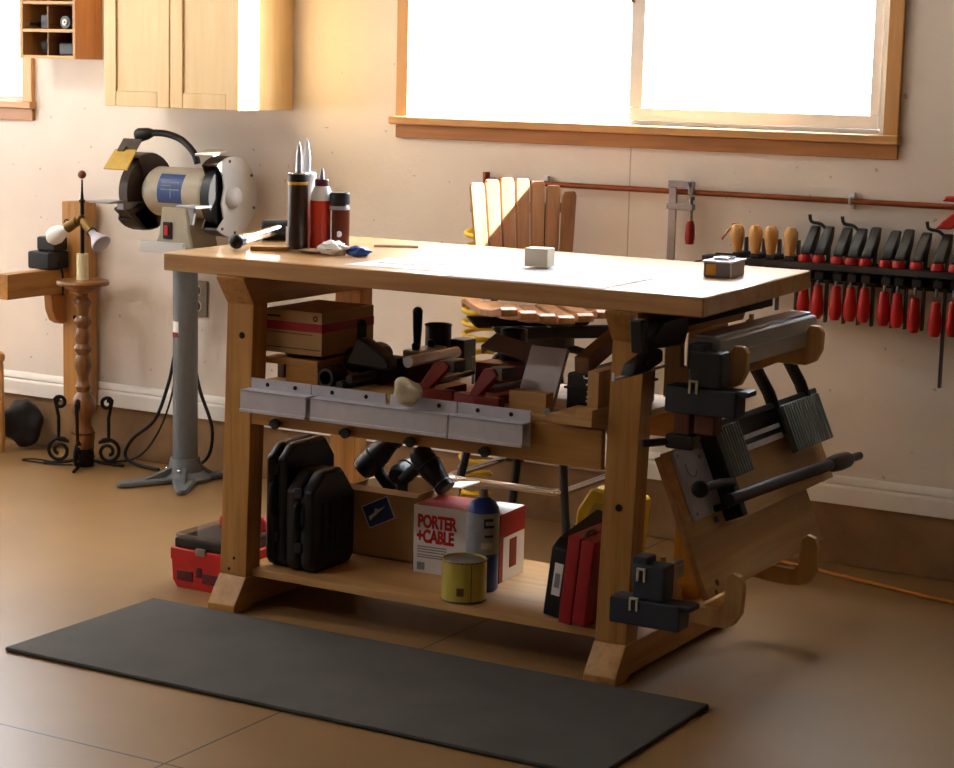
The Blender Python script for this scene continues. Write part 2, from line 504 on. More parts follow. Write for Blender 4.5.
# added tube lamps, out of view, that brighten wall and floor on the left
for lx, ly in ((-5.3, 3.9), (-4.4, 2.3)):
    t = thing('fill_lamp', 'added unseen tube lamp on the garage ceiling, ' + ('close to the wall' if ly > 3 else 'in the middle of the room'), 'lamp', (lx, ly, ZC), 0, 'added ceiling tube lamps')
    m = MB(); m.box(lx-.62, lx+.62, ly-.09, ly+.09, ZC-.055, ZC-.001, .004); m.end('housing', 'white_paint', t)
    for dy in (-.045, .045):
        m = MB(); m.cyl((lx-.6, ly+dy, ZC-.075), (lx+.6, ly+dy, ZC-.075), .014); m.end('tube', 'fill_tube', t)
    l = bpy.data.lights.new('fill_lamp_light', 'AREA'); l.shape = 'RECTANGLE'; l.size = 1.2; l.size_y = .16; l.energy = FILL_POWER if ly > 3 else FILL_POWER*.45; l.color = (1, .96, .9)
    o = bpy.data.objects.new('fill_lamp_light', l); COL.objects.link(o); o.location = (lx, ly, ZC-.1)

# outside: bright ground behind the glass
m = MB(); m.box(-60, 60, WY+.25, 90, -.3, -.12, 0); m.box(-70, XL-.25, -40, WY+.25, -.3, -.12, 0)
structure('ground', m, 'ground')

# ------------------------------------------------------------------ workbench
TX0, TX1, TY0, TY1, TZ = -3.297, -1.788, 4.09, 4.855, .92
wb = thing('workbench', 'long wooden workbench with trestle legs, two shelves and a thick top', 'workbench', (-2.545, 4.45, 0))
m = MB(); m.prism([(TX0, TY0), (TX1, TY0), (TX1-.042, TY1), (TX0-.042, TY1)], 'z', TZ-.046, TZ, .003); m.end('tabletop', 'bench_top', wb)
LEAN = Matrix(((1, 0, .028, -.0025), (0, 1, 0, 0), (0, 0, 1, 0), (0, 0, 0, 1)))   # the trestles are racked a little out of plumb
for x0, x1 in ((-3.142, -3.058), (-2.047, -1.965)):
    m = MB(); m.prism([(4.078, 0), (4.078, .022), (4.128, .09), (4.70, .09), (4.748, .06), (4.748, 0), (4.70, 0), (4.68, .012), (4.16, .012), (4.14, 0)], 'x', x0-.001, x1+.001, .003)
    m.end('foot', 'fir_y', wb)
    m = MB(LEAN); m.prism([(4.082, TZ-.046), (4.082, .866), (4.13, .80), (4.70, .80), (4.75, .866), (4.75, TZ-.046)], 'x', x0-.001, x1+.001, .002)
    m.end('bolster', 'fir_y', wb)
    for y in (4.13, 4.62):
        d_ = -.03 if y > 4.5 and x0 > -2.5 else 0
        m = MB(LEAN); m.box(x0+d_, x1+d_, y, y+.062, .0895, .801, .004); leg = m.end('leg', 'fir_z', wb)
        if y < 4.2:
            m = MB(LEAN)
            for z, dx in (((.413, .042), (.17, .05)) if x0 > -2.5 else ((.72, .05), (.135, .045), (.105, .03))):
                m.cyl((x0+dx, y-.0015, z), (x0+dx, y+.01, z), .0085 if z > .2 else .004, seg=14)
            m.end('bolt_plug', 'iron', leg)
m = MB(); m.box(-3.058, -2.047, 4.155, 4.66, .088, .108, .002); m.end('lower_shelf', 'ply_x', wb)
m = MB(); m.box(-3.058, -2.047, 4.155, 4.64, .582, .60, .002); m.end('upper_shelf', 'ply_x', wb)
for y, z1 in ((4.134, .588), (4.62, .60)):
    m = MB(); m.box(-3.058, -2.047, y, y+.02, .494, z1, .002); m.end('apron', 'fir_x', wb)
for x in (-2.962, -2.749, -2.559, -2.349):
    m = MB(); m.lathe([(0, 0), (.013, .001), (.014, .008), (.008, .012), (.007, .02)], (x, 4.114, .505), (0, 1, 0), 12)
    m.box(x-.016, x+.016, 4.112, 4.118, .499, .511, .003); m.end('clamp_knob', 'black', wb)
for x0, x1 in ((-3.04, -2.856), (-2.853, -2.634), (-2.622, -2.432), (-2.429, -2.231)):
    m = MB(); m.box(x0, x1, 4.124, 4.130, .53, .6155, .001); p = m.end('drilled_plate', 'alu_paint', wb)
    m = MB()
    for f in (.28, .74): m.cyl((x0+(x1-x0)*f, 4.1225, .602), (x0+(x1-x0)*f, 4.128, .602), .0055, seg=12)
    m.end('screw', 'iron', p)
for x0, x1 in ((-3.048, -2.846), (-2.832, -2.436), (-2.432, -2.231)):
    m = MB(); m.box(x0, x1, 4.088, 4.092, .535, .588, .001); m.box(x0, x1, 4.088, 4.125, .584, .589, .001); m.box(x0, x1, 4.084, 4.092, .533, .541, .001)
    m.end('front_rail', 'alu_paint', wb)
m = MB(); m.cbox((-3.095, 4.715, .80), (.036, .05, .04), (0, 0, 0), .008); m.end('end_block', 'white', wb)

# ------------------------------------------------------------------ on the benchtop
m = MB(); m.box(-3.31, -1.722, 3.507, 4.066, 0, .012, .006)
single('floor_mat', m, 'mat_rubber', 'dark rubber anti-fatigue mat on the floor in front of the workbench', 'mat', (-2.52, 3.79, 0))

t = thing('mallet', 'black-headed mallet with a shiny handle lying on the workbench', 'mallet', (-3.22, 4.45, TZ))
a, b = Vector((-3.213, 4.29, TZ+.0205)), Vector((-3.272, 4.57, TZ+.035))
m = MB(); m.tube([a, a.lerp(b, .5), b], .0135, 14); m.end('handle', 'chrome', t)
m = MB(); m.ball(a, .0195, (1, 1.1, 1)); m.tube([a, a.lerp(b, .1)], .0165, 14); m.end('grip_end', 'black', t)
m = MB(); m.lathe([(0, -.055), (.024, -.055), (.029, -.05), (.029, .05), (.024, .055), (0, .055)], (-3.275, 4.58, TZ+.0295), (.8, .5, 0), 22); m.end('head', 'black_matte', t)
m = MB(); m.cbox((-3.13, 4.325, TZ+.006), (.10, .035, .011), (0, 0, .5), .002)
single('wood_offcut', m, 'fir_x', 'thin wooden offcut lying under the mallet handle', 'wood', (-3.13, 4.325, TZ))

# tall dark canister holding two pointed nozzles
t = thing('canister', 'tall dark canister with a gold band, tallest container on the bench', 'canister', (-3.106, 4.415, TZ))
cx, cyy = -3.106, 4.415
m = MB(); m.lathe([(0, 0), (.026, 0), (.027, .003), (.027, .172), (.025, .175), (0, .175)], (cx, cyy, TZ)); body = m.end('body', plain('canister_brown', '#33241c', .28, 0, .25, 20), t)
m = MB(); m.lathe([(.0275, .17), (.0278, .176), (.0275, .178)], (cx, cyy, TZ)); m.end('band', 'gold', body)
m = MB(); m.lathe([(0, .176), (.026, .176), (.0275, .18), (.0275, .197), (.024, .2), (0, .2)], (cx, cyy, TZ)); m.end('cap', 'black', t)
m = MB(); m.torus((cx, cyy, TZ+.2), (0, 0, 1), .026, .0018); m.end('rim', 'chrome', t)
m = MB(); m.prism([(-.018, 0), (-.010, 0), (-.010, .05), (-.018, .05)], 'y', 0, .001, 0, Matrix.Translation((cx, cyy-.0282, TZ+.01))); m.end('label', 'white', t)
m = MB(); m.lathe([(0, 0), (.0095, 0), (.0085, .04), (.006, .065), (.0015, .085), (0, .085)], (cx-.006, cyy+.012, TZ+.199), (0, 0, 1), 16); m.end('nozzle', 'alu', t)
t = thing('caulk_tube', 'white nozzle and shoulder of a sealant tube behind the dark canister', 'tube', (-3.122, 4.478, TZ))
c2 = (-3.122, 4.478, TZ)
m = MB(); m.lathe([(0, 0), (.026, 0), (.026, .196), (.022, .2), (0, .2)], c2); m.end('body', 'white', t)
m = MB(); m.lathe([(0, .2), (.0115, .2), (.0105, .245), (.006, .27), (.002, .288), (0, .288)], c2, seg=16); m.end('nozzle', 'white', t)

t = thing('glue_bottle', 'red glue bottle with white shoulder and dark red cap on the bench', 'bottle', (-3.062, 4.462, TZ))
c3 = (-3.062, 4.462, TZ)
m = MB(); m.lathe([(0, 0), (.029, 0), (.031, .004), (.031, .128), (.030, .13)], c3); m.end('label_wrap', 'glue_red', t)
m = MB(); m.lathe([(.0305, .129), (.029, .143), (.02, .165), (.016, .168), (0, .168)], c3); m.end('shoulder', 'white', t)
m = MB(); m.lathe([(0, .167), (.019, .167), (.019, .182), (.017, .185), (0, .185)], c3); m.end('cap', 'maroon', t)
m = MB(); m.lathe([(0, .184), (.008, .184), (.006, .2), (.003, .213), (0, .213)], c3, seg=14); m.end('tip', 'steel', t)

t = thing('stain_bottle', 'small brown bottle with a black cap beside the red glue bottle', 'bottle', (-3.004, 4.46, TZ))
c4 = (-3.003, 4.46, TZ)
m = MB(); m.lathe([(0, 0), (.026, 0), (.027, .004), (.027, .113), (.025, .117), (.022, .122), (.022, .124), (0, .124)], c4); m.end('body', 'brown_glass', t)
m = MB(); m.lathe([(.0272, .108), (.0274, .112), (.0255, .1175)], c4); m.end('shoulder_ring', 'label_grey', t)
m = MB(); m.lathe([(0, .122), (.026, .122), (.027, .125), (.027, .15), (.025, .153), (0, .153)], c4); m.end('cap', 'black', t)
m = MB(); m.box(-3.013, -3.010, 4.432, 4.436, TZ+.005, TZ+.107, 0); m.prism([(.008*math.cos(k*PI/8), .008*math.sin(k*PI/8)) for k in range(16)], 'y', 0, .002, 0, Matrix.Translation((-2.988, 4.4350, TZ+.045)))
m.end('label', 'white', t)

t = thing('squeezed_tube', 'crumpled white and blue squeeze tube lying in front of the bottles', 'tube', (-2.9, 4.34, TZ))
m = MB(); m.blob((-2.935, 4.33, TZ+.019), .05, (.8, .5, .38), .5, 2.2, 3, 3); m.end('tube_body', 'white', t)
m = MB(); m.blob((-2.872, 4.352, TZ+.0125), .036, (.95, .7, .36), .4, 2.5, 3, 9); m.end('tube_end', 'blue', t)
m = MB(); m.blob((-3.005, 4.34, TZ+.006), .045, (.9, .6, .12), .4, 3, 3, 5)
single('sanding_sponge', m, 'sand', 'flat crumpled brown abrasive piece at the foot of the dark canister', 'abrasive', (-3.005, 4.34, TZ))
m = MB(); m.tube([(-2.99, 4.61, TZ+.004), (-2.88, 4.66, TZ+.004)], .004, 6)
single('pencil', m, 'off_white', 'pale pencil lying on the bench behind the squeeze tube', 'pencil', (-2.93, 4.63, TZ))

def sheet(name, c, sx, sy_, rz, label, droop=0, z=.0006, lines=None):
    m = MB(Matrix.Translation((c[0], c[1], TZ)) @ Matrix.Rotation(rz, 4, 'Z'))
    nx, ny = 12, 8; g = []
    for j in range(ny+1):
        row = []
        for i in range(nx+1):
            x, y = (i/nx-.5)*sx, (j/ny-.5)*sy_
            zz = z+.0012*(1+math.sin(x*17+c[0]*9)*math.cos(y*13))
            wy = c[1]+y
            if droop and wy < TY0: zz -= (TY0-wy)*.5*(.8+.5*math.sin(x*14))
            row.append(m.bm.verts.new((x, y, zz)))
        g.append(row)
    vs = [v for r in g for v in r]
    for j in range(ny):
        for i in range(nx): m.bm.faces.new((g[j][i], g[j][i+1], g[j+1][i+1], g[j+1][i]))
    bmesh.ops.solidify(m.bm, geom=list(m.bm.faces), thickness=.0004)
    m._fin(m.bm.verts)
    o = single(name, m, 'paper', label, 'paper', (c[0], c[1], TZ), 'papers on the bench', 60)
    if lines:
        m = MB(Matrix.Translation((c[0], c[1], TZ)) @ Matrix.Rotation(rz, 4, 'Z'))
        for x0, x1, y0, y1 in lines: m.box(x0, x1, y0, y1, z+.0026, z+.0031, 0)
        m.end('drawing', 'label_grey', o)
    return o
sheet('paper_sheet', (-2.25, 4.235), .42, .29, .02, 'large white paper sheet hanging slightly over the front edge of the bench', 1)
sheet('paper_sheet', (-2.64, 4.26), .28, .22, .05, 'white paper sheet with a faint pencil drawing on the bench', 0, .0006, [(-.09, .02, -.03, -.0275), (-.09, -.087, -.03, .03), (.0, .003, -.03, .0), (.05, .12, .03, .0325)])
sheet('paper_slip', (-2.315, 4.458), .12, .14, -.1, 'small paper slip under the little wooden block', 0, .0012)
m = MB(); m.cbox((-2.378, 4.42, TZ+.0040+.0232), (.062, .05, .046), (0, 0, .12), .002)
single('wood_block', m, 'off_white', 'small square wooden block standing on papers on the bench', 'block', (-2.378, 4.42, TZ+.0040))

t = thing('hinged_tin', 'small shiny tin box with a knob on its lid near the end of the bench', 'tin', (-1.95, 4.565, TZ))
F = Matrix.Translation((-1.948, 4.575, TZ)) @ Matrix.Rotation(.10, 4, 'Z')
m = MB(F); m.box(-.035, .035, -.055, .055, 0, .036, .003); m.end('body', 'angle_grey', t)
m = MB(F); m.box(-.038, .038, -.058, .058, .0355, .040, .001); m.end('lid', 'glint_white', t)
m = MB(F); m.box(-.02, .02, -.03, .03, .04, .0475, .003); m.end('lid_plate', 'chrome', t)
m = MB(F); m.box(-.03, -.004, -.0565, -.054, .005, .031, .001); m.end('label', 'gold', t)
m = MB(F); 
for x in (-.0355, .0325): m.box(x, x+.003, -.057, -.054, .001, .036, .001)
m.end('edge_strip', 'chrome', t)

# ------------------------------------------------------------------ upper shelf
UZ = .6004
t = thing('riser', 'short wooden riser carrying the cardboard parts box on the upper shelf', 'riser', (-2.97, 4.38, UZ))
m = MB(); m.box(-3.054, -2.886, 4.195, 4.46, UZ+.045, UZ+.062, .002); m.end('board', 'fir_x', t)
m = MB(); m.box(-2.985, -2.886, 4.197, 4.46, UZ, UZ+.045, .002); m.end('block', 'fir_x', t)
m = MB(); m.box(-3.05, -3.03, 4.25, 4.46, UZ, UZ+.045, .002); m.end('cleat', 'stick_brown', t)
m = MB(); m.lathe([(0, 0), (.05, 0), (.053, .004), (.05, .012), (0, .012)], (-2.975, 4.27, UZ+.062))
m.lathe([(0, 0), (.03, 0), (.03, .012), (0, .012)], (-2.96, 4.39, UZ+.062))
single('sanding_disc', m, 'black_matte', 'flat black disc lying between the cardboard parts box and the riser', 'disc', (-2.975, 4.27, UZ+.062))
t = thing('carton', 'brown cardboard parts box with a red band on the upper shelf', 'box', (-2.965, 4.36, UZ+.074))
bz = UZ+.0742
m = MB(); m.box(-3.054, -2.877, 4.20, 4.44, bz, bz+.112, .002); m.end('body', 'cardboard', t)
m = MB(); m.box(-3.0545, -2.8765, 4.1992, 4.4405, bz+.06, bz+.082, 0); m.end('band', 'red_dark', t)
m = MB()
m.box(-3.046, -3.006, 4.1990, 4.2005, bz+.092, bz+.097, 0); m.box(-3.046, -2.906, 4.1990, 4.2005, bz+.052, bz+.0535, 0); m.box(-3.05, -2.88, 4.1990, 4.2005, bz+.014, bz+.016, 0)
m.torus((-2.897, 4.1992, bz+.095), (0, 1, 0), .006, .0016, n=16, seg=6); m.end('print', 'ink', t)

m = MB(); 
prof = [(.017, 0), (.0235, 0), (.0235, .07), (.017, .07)]
m.lathe(prof+[prof[0]], (-2.858, 4.19, UZ+.0245), (0, 1, .0), 24)
single('steel_pipe', m, 'dark_steel', 'steel pipe end pointing out beside the wooden riser', 'pipe', (-2.858, 4.19, UZ+.001))
for i, (x, z, lab) in enumerate(((-2.812, .011, 'thin dark tube lying lowest beside the steel pipe'), (-2.783, .0285, 'thin dark tube resting on another tube under the power tool'))):
    m = MB(); m.lathe([(.007, 0), (.0105, 0), (.0105, .11), (.007, .11), (.007, 0)], (x, 4.185, UZ+z), (.03, 1, .0), 16)
    single('thin_tube', m, 'dark_steel', lab, 'tube', (x, 4.185, UZ+z-.0105))

t = thing('power_tool', 'black hand power tool with a round motor and upright grip beside the cardboard parts box', 'power tool', (-2.8, 4.38, UZ))
m = MB(); m.lathe([(0, 0), (.02, .002), (.031, .015), (.034, .05), (.034, .14), (.028, .16), (0, .16)], (-2.840, 4.275, UZ+.0605), (0, 1, 0)); m.end('motor_housing', 'black', t)
m = MB(); m.tube([(-2.822, 4.30, UZ+.05), (-2.822, 4.30, UZ+.10), (-2.822, 4.30, UZ+.15)], .0125, 12); m.ball((-2.822, 4.30, UZ+.152), .0135); m.end('handle', 'black_matte', t)
m = MB(); m.prism([(-2.835, UZ+.055), (-2.80, UZ+.125), (-2.782, UZ+.125), (-2.712, UZ+.085), (-2.698, UZ+.066), (-2.705, UZ+.05)], 'y', 4.24, 4.285, .006); m.end('guard', 'black', t)
m = MB(); m.box(-2.84, -2.765, 4.31, 4.44, UZ, UZ+.06, .006); m.end('base', 'black_matte', t)

t = thing('rod_slide', 'shiny chrome twin-rod slide with an upright black lever on the upper shelf', 'slide', (-2.69, 4.40, UZ))
m = MB(); m.box(-2.752, -2.652, 4.395, 4.51, UZ, UZ+.055, .004); m.end('carriage', 'maroon', t)
m = MB(); m.box(-2.752, -2.702, 4.385, 4.525, UZ+.062, UZ+.084, .004); m.box(-2.752, -2.695, 4.385, 4.525, UZ+.056, UZ+.063, .002); m.end('flat_bar', 'glint_white', t)
m = MB(); m.cyl((-2.676, 4.29, UZ+.070), (-2.676, 4.53, UZ+.070), .0145); m.end('rod', 'glint_white', t)
m = MB()
for k in range(10): m.box(-2.677, -2.675, 4.37+k*.015, 4.372+k*.015, UZ+.0835, UZ+.0853, 0)
m.end('scale_marks', 'ink', t)
for y in (4.41, 4.485):
    m = MB(); m.lathe([(0, 0), (.009, 0), (.011, .012), (.006, .018), (0, .018)], (-2.728, y, UZ+.084), seg=14); m.end('knob', 'black', t)
m = MB(); m.tube([(-2.742, 4.44, UZ+.084), (-2.742, 4.44, UZ+.13), (-2.742, 4.44, UZ+.178)], .011, 12, rs=[.009, .012, .0135]); m.ball((-2.742, 4.44, UZ+.178), .0137); m.end('lever', 'black', t)

t = thing('plastic_pot', 'black round pot standing behind the chrome slide on the upper shelf', 'pot', (-2.758, 4.57, UZ))
m = MB(); m.lathe([(0, 0), (.03, 0), (.035, .004), (.035, .132), (.031, .132), (.031, .02), (0, .02)], (-2.758, 4.572, UZ)); m.end('body', 'black', t)
m = MB(); m.torus((-2.758, 4.572, UZ+.130), (0, 0, 1), .034, .003); m.end('rim', 'black_matte', t)
m = MB(); m.box(-2.708, -2.662, 4.545, 4.61, UZ, UZ+.10, .005)
single('battery_pack', m, 'black', 'small black block between the round pot and the red clamp heads', 'battery', (-2.685, 4.578, UZ))

def corner_clamp(x, y, rz, label, g='red corner clamps'):
    t = thing('corner_clamp', label, 'clamp', (x, y, UZ), rz, g)
    m = local(t); m.prism([(-.075, -.012), (.0, -.022), (.075, -.012), (.07, .016), (-.07, .016)], 'z', 0, .026, .003); m.box(-.02, .02, .0, .14, 0, .022, .004); m.end('base', 'red_clamp', t)
    m = local(t); m.prism([(-.03, .024), (.005, .024), (.065, .082), (.05, .098), (.02, .094)], 'y', -.01, .012, .003); m.end('jaw', 'red_clamp', t)
    m = local(t); m.cyl((.02, .01, .045), (.03, .15, .05), .006); m.cyl((.03, .15, .02), (.03, .15, .09), .004); m.end('screw', 'steel', t)
    m = local(t); m.box(.035, .075, -.004, .05, .07, .1, .004); m.end('pressure_pad', 'dark_steel', t)
    return t
cc = corner_clamp(-2.565, 4.215, -.05, 'red corner clamp next to the beige rag on the upper shelf')
c = copy_tree(cc); c.location = (-2.408, 4.19, UZ); c.rotation_euler.z = -.22; c['label'] = 'red corner clamp below the steel angle on the upper shelf'
t = thing('steel_angle', 'dark steel angle laid across the red corner clamps', 'steel angle', (-2.44, 4.42, UZ))
F = Matrix.Translation((-2.45, 4.42, UZ+.112)) @ Euler((.42, .14, -.1)).to_matrix().to_4x4()
m = MB(F); m.box(-.075, .075, -.03, .035, -.004, .004, .001); m.box(-.075, -.07, -.03, .035, -.02, .004, .001); m.end('plate', 'angle_grey', t)
m = MB(); m.box(-2.53, -2.38, 4.375, 4.45, UZ, UZ+.075, .004); m.end('body', 'maroon', t)
t = thing('metal_cup', 'blue-black round can standing behind the steel angle under the chair seat', 'can', (-2.505, 4.53, UZ))
m = MB(); m.lathe([(0, 0), (.034, 0), (.034, .142), (.0305, .142), (.0305, .02), (0, .02)], (-2.505, 4.53, UZ)); m.end('body', 'navy_black', t)
m = MB(); m.torus((-2.505, 4.53, UZ+.141), (0, 0, 1), .033, .0025); m.end('rim', 'black', t)
m = MB(); m.blob((-2.553, 4.094, .629), .047, (.9, .42, .68), .42, 1.25, 4, 3)
single('rag', m, 'cloth', 'crumpled beige rag draped over the aluminium rails', 'rag', (-2.553, 4.097, .60))

t = thing('leaning_board', 'pale square board leaning back on a wooden foot beside the red clamps', 'board', (-2.262, 4.22, UZ))
m = MB(); m.box(-2.330, -2.228, 4.195, 4.232, UZ, UZ+.046, .002); m.end('wooden_foot', 'ply_x', t)
F = Matrix.Translation((-2.284, 4.235, UZ+.006)) @ Euler((-.5, 0, 0)).to_matrix().to_4x4()
m = MB(F); m.box(-.05, .05, 0, .014, .0, .155, .002); m.end('face_board', 'sheen_board', t)
t = thing('tool_case', 'black tool case with white painted glints under a slanting stick on the upper shelf', 'case', (-2.13, 4.36, UZ))
m = MB(); m.box(-2.205, -2.085, 4.25, 4.50, UZ, UZ+.095, .008); m.end('body', 'black', t)
m = MB(); m.box(-2.21, -2.08, 4.247, 4.503, UZ+.056, UZ+.062, .002); m.end('seam', 'black_matte', t)
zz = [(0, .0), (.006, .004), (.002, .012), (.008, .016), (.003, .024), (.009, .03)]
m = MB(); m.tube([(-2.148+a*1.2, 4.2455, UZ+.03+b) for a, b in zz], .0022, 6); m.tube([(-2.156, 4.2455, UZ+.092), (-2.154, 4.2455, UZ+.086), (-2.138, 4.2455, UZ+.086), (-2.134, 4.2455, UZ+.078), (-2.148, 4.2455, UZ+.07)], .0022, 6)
m.end('painted_glint', 'white', t)  # white zigzag strips stand in for glints on the black case
F = Matrix.Translation((-2.18, 4.40, UZ+.144)) @ Euler((.16, 0, .14)).to_matrix().to_4x4()
m = MB(F); m.box(-.018, .018, -.17, .17, -.02, .02, .002)
single('wood_strip', m, 'stick_brown', 'dark wooden stick lying on the black tool case', 'stick', (-2.17, 4.40, UZ+.098))
t = thing('wood_jig', 'small stepped wooden jig at the end of the upper shelf beside the leg', 'jig', (-2.12, 4.13, UZ))
m = MB(); m.box(-2.165, -2.052, 4.088, 4.235, UZ+.0005, UZ+.022, .002); m.end('base', 'ply_x', t)
m = MB(); m.box(-2.095, -2.052, 4.09, 4.235, UZ+.022, UZ+.04, .002); m.end('step', 'ply_x', t)
m = MB(); m.box(-2.082, -2.053, 4.12, 4.235, UZ+.04, UZ+.125, .002); m.end('upright', 'ply_z', t)
m = MB(); m.lathe([(.004, 0), (.011, 0), (.011, .012), (.004, .012), (.004, 0)], (-2.20, 4.15, UZ+.0115), (.5, 1, 0), 16)
m.cyl((-2.197, 4.155, UZ+.0115), (-2.185, 4.18, UZ+.0115), .0045)
single('machine_bolt', m, 'steel', 'steel bolt with a round head lying by the stepped jig', 'bolt', (-2.2, 4.16, UZ))

# ------------------------------------------------------------------ lower shelf
LZ = .1084
def case(x0, x1, y0, y1, h, label, cut):
    t = thing('blow_molded_case', label, 'case', ((x0+x1)/2, (y0+y1)/2, LZ), 0, 'black tool cases on the lower shelf')
    prof = [(y0, .02), (y0+.02, 0), (y1-.02, 0), (y1, .02), (y1, h-cut*1.2), (y1-cut, h), (y0+cut, h), (y0, h-cut*.8)]
    xm = (x0+x1)/2
    for n, a, b in (('shell', x0, xm-.002), ('shell', xm+.002, x1)):
        m = MB(); m.prism([(y, z+LZ) for y, z in prof], 'x', a, b, .008); m.end(n, 'black', t)
    m = MB(); m.prism([(y0+.01, LZ+.03), (y1-.01, LZ+.03), (y1-.01, LZ+h-cut*1.3), (y0+.01, LZ+h-cut)], 'x', xm-.003, xm+.003); m.end('seam', 'black_matte', t)
    m = MB(); m.tube([(xm, y0+.002, LZ+h*.45), (xm, y0-.014, LZ+h*.47), (xm, y0-.014, LZ+h*.66), (xm, y0+.002, LZ+h*.68)], .008, 8, 3); m.end('handle', 'black_matte', t)
    for z in (.25, .8):
        m = MB(); m.box(xm-.012, xm+.012, y0-.004, y0+.004, LZ+h*z-.014, LZ+h*z+.014, .003); m.end('latch', 'navy_black', t)
    m = MB()
    for k in range(5): m.box(x1-.001, x1+.0025, y0+.04+k*.033, y0+.058+k*.033, LZ+.05, LZ+h-.08, .002)
    m.end('rib_panel', 'black_matte', t)
case(-3.05, -2.985, 4.20, 4.43, .325, 'taller black tool case standing against the workbench leg on the lower shelf', .045)
case(-2.975, -2.89, 4.185, 4.385, .262, 'rounded black tool case standing before the open cardboard box on the lower shelf', .06)

t = thing('open_carton', 'open brown cardboard box with a blue postal label on the lower shelf', 'box', (-2.80, 4.535, LZ))
m = MB()
for a in ((-2.945, -2.722, 4.44, 4.446), (-2.945, -2.722, 4.634, 4.64), (-2.945, -2.939, 4.446, 4.634), (-2.728, -2.722, 4.446, 4.634)): m.box(*a, LZ, LZ+.19, .001)
m.box(-2.945, -2.722, 4.44, 4.64, LZ, LZ+.006, .001); m.end('body', 'cardboard', t)
F = Matrix.Translation((-2.721, 4.54, LZ+.191)) @ Euler((0, -.12, 0)).to_matrix().to_4x4()
m = MB(F); m.box(0, .065, -.005, .095, -.002, .002, 0); m.end('flap', 'paper', t)
F = Matrix.Translation((-2.80, 4.4385, LZ+.191)) @ Euler((.5, 0, 0)).to_matrix().to_4x4()
m = MB(F); m.box(-.14, .078, -.022, 0, -.002, .002, 0); m.end('flap', 'cardboard', t)
F = Matrix.Translation((-2.852, 4.4385, LZ+.125)) @ Euler((0, -.45, 0)).to_matrix().to_4x4()
m = MB(F); m.box(-.045, .045, -.001, .001, -.032, .032, 0); lb = m.end('label', 'white', t)
m = MB(F); m.box(-.042, .042, -.0016, 0, -.029, .029, 0); m.end('label_field', plain('postal_blue', '#223a7a', .5, 0, .08), lb)
m = MB(F); m.prism([(-.034, -.012), (.03, .008), (.004, .007), (-.004, .013), (-.012, .003), (-.032, -.001)], 'y', -.0022, 0); m.end('label_emblem', 'white', lb)
def gun(x, y, z, rz, tilt, label, s=1.0):
    t = thing('heat_gun', label, 'tool', (x, y, z), rz, 'black tools in the open cardboard box')
    R = WM[t.name] @ Euler((0, tilt, 0)).to_matrix().to_4x4() @ Matrix.Diagonal((s, s, s, 1))
    m = MB(R); m.lathe([(0, -.07), (.03, -.068), (.04, -.05), (.042, .02), (.034, .05), (.03, .075), (.034, .08), (.034, .1), (0, .1)], (0, 0, .09), (1, 0, 0), 20); m.end('body', 'black', t)
    m = MB(R); m.tube([(-.02, 0, .07), (-.03, 0, .02), (-.035, 0, -.03)], .02, 12, 3); m.end('grip', 'black_matte', t)
    m = MB(R); m.torus((.0, 0, .09), (1, 0, 0), .0425, .003); m.end('collar', 'navy_black', t)
gun(-2.875, 4.55, LZ+.20, .5, -.8, 'black tool with a round barrel at the case end of the open cardboard box', .82)
gun(-2.845, 4.575, LZ+.155, 1.5, -.2, 'small black round-nosed tool in the middle of the open cardboard box', .72)
gun(-2.79, 4.515, LZ+.20, -.1, .75, 'black tool drooping over the paper flap of the open cardboard box', .8)

t = thing('tool_carton', 'white and red tool carton with bold red lettering on the lower shelf', 'box', (-2.58, 4.46, LZ), 0)
F = Matrix.Translation((-2.70, 4.372, LZ)) @ Matrix.Rotation(.07, 4, 'Z')
W_, D_, Hh = .248, .15, .178
m = MB(F); m.box(0, W_, 0, D_, 0, Hh, .001); body = m.end('body', 'paper', t)
m = MB(F); m.box(W_-.001, W_+.0008, -.0004, D_, Hh-.062, Hh, 0); m.box(W_-.032, W_+.0008, -.0008, .02, 0, Hh-.0, 0); m.box(0.004, W_*.7, .004, D_-.003, Hh-.001, Hh+.0006, 0); m.end('red_panel', 'red_dark', t)
m = MB(F); m.box(-.0008, .001, -.0004, D_, 0, .05, 0); m.end('red_corner', 'red_dark', t)
m = MB(F); m.box(W_-.0002, W_+.0012, .06, .10, .03, .105, 0); m.end('side_print', 'red_clamp', t)
lettering('lettering', 'PORTER', .046, F @ front(.012, -.0006, .122), 'red', t, .0022, .95, xs=.69)
lettering('lettering', '+CABLE', .046, F @ front(.010, -.0006, .083), 'red', t, .0022, .95, xs=.69)
m = MB(F)
for k, (z, w_) in enumerate(((.069, .085), (.062, .085), (.055, .08), (.047, .12), (.041, .11))): m.box(.012, .012+w_, -.0008, .001, z, z+.0028, 0)
m.box(.012, .034, -.0008, .001, .008, .028, 0); m.end('small_print', 'label_grey', t)

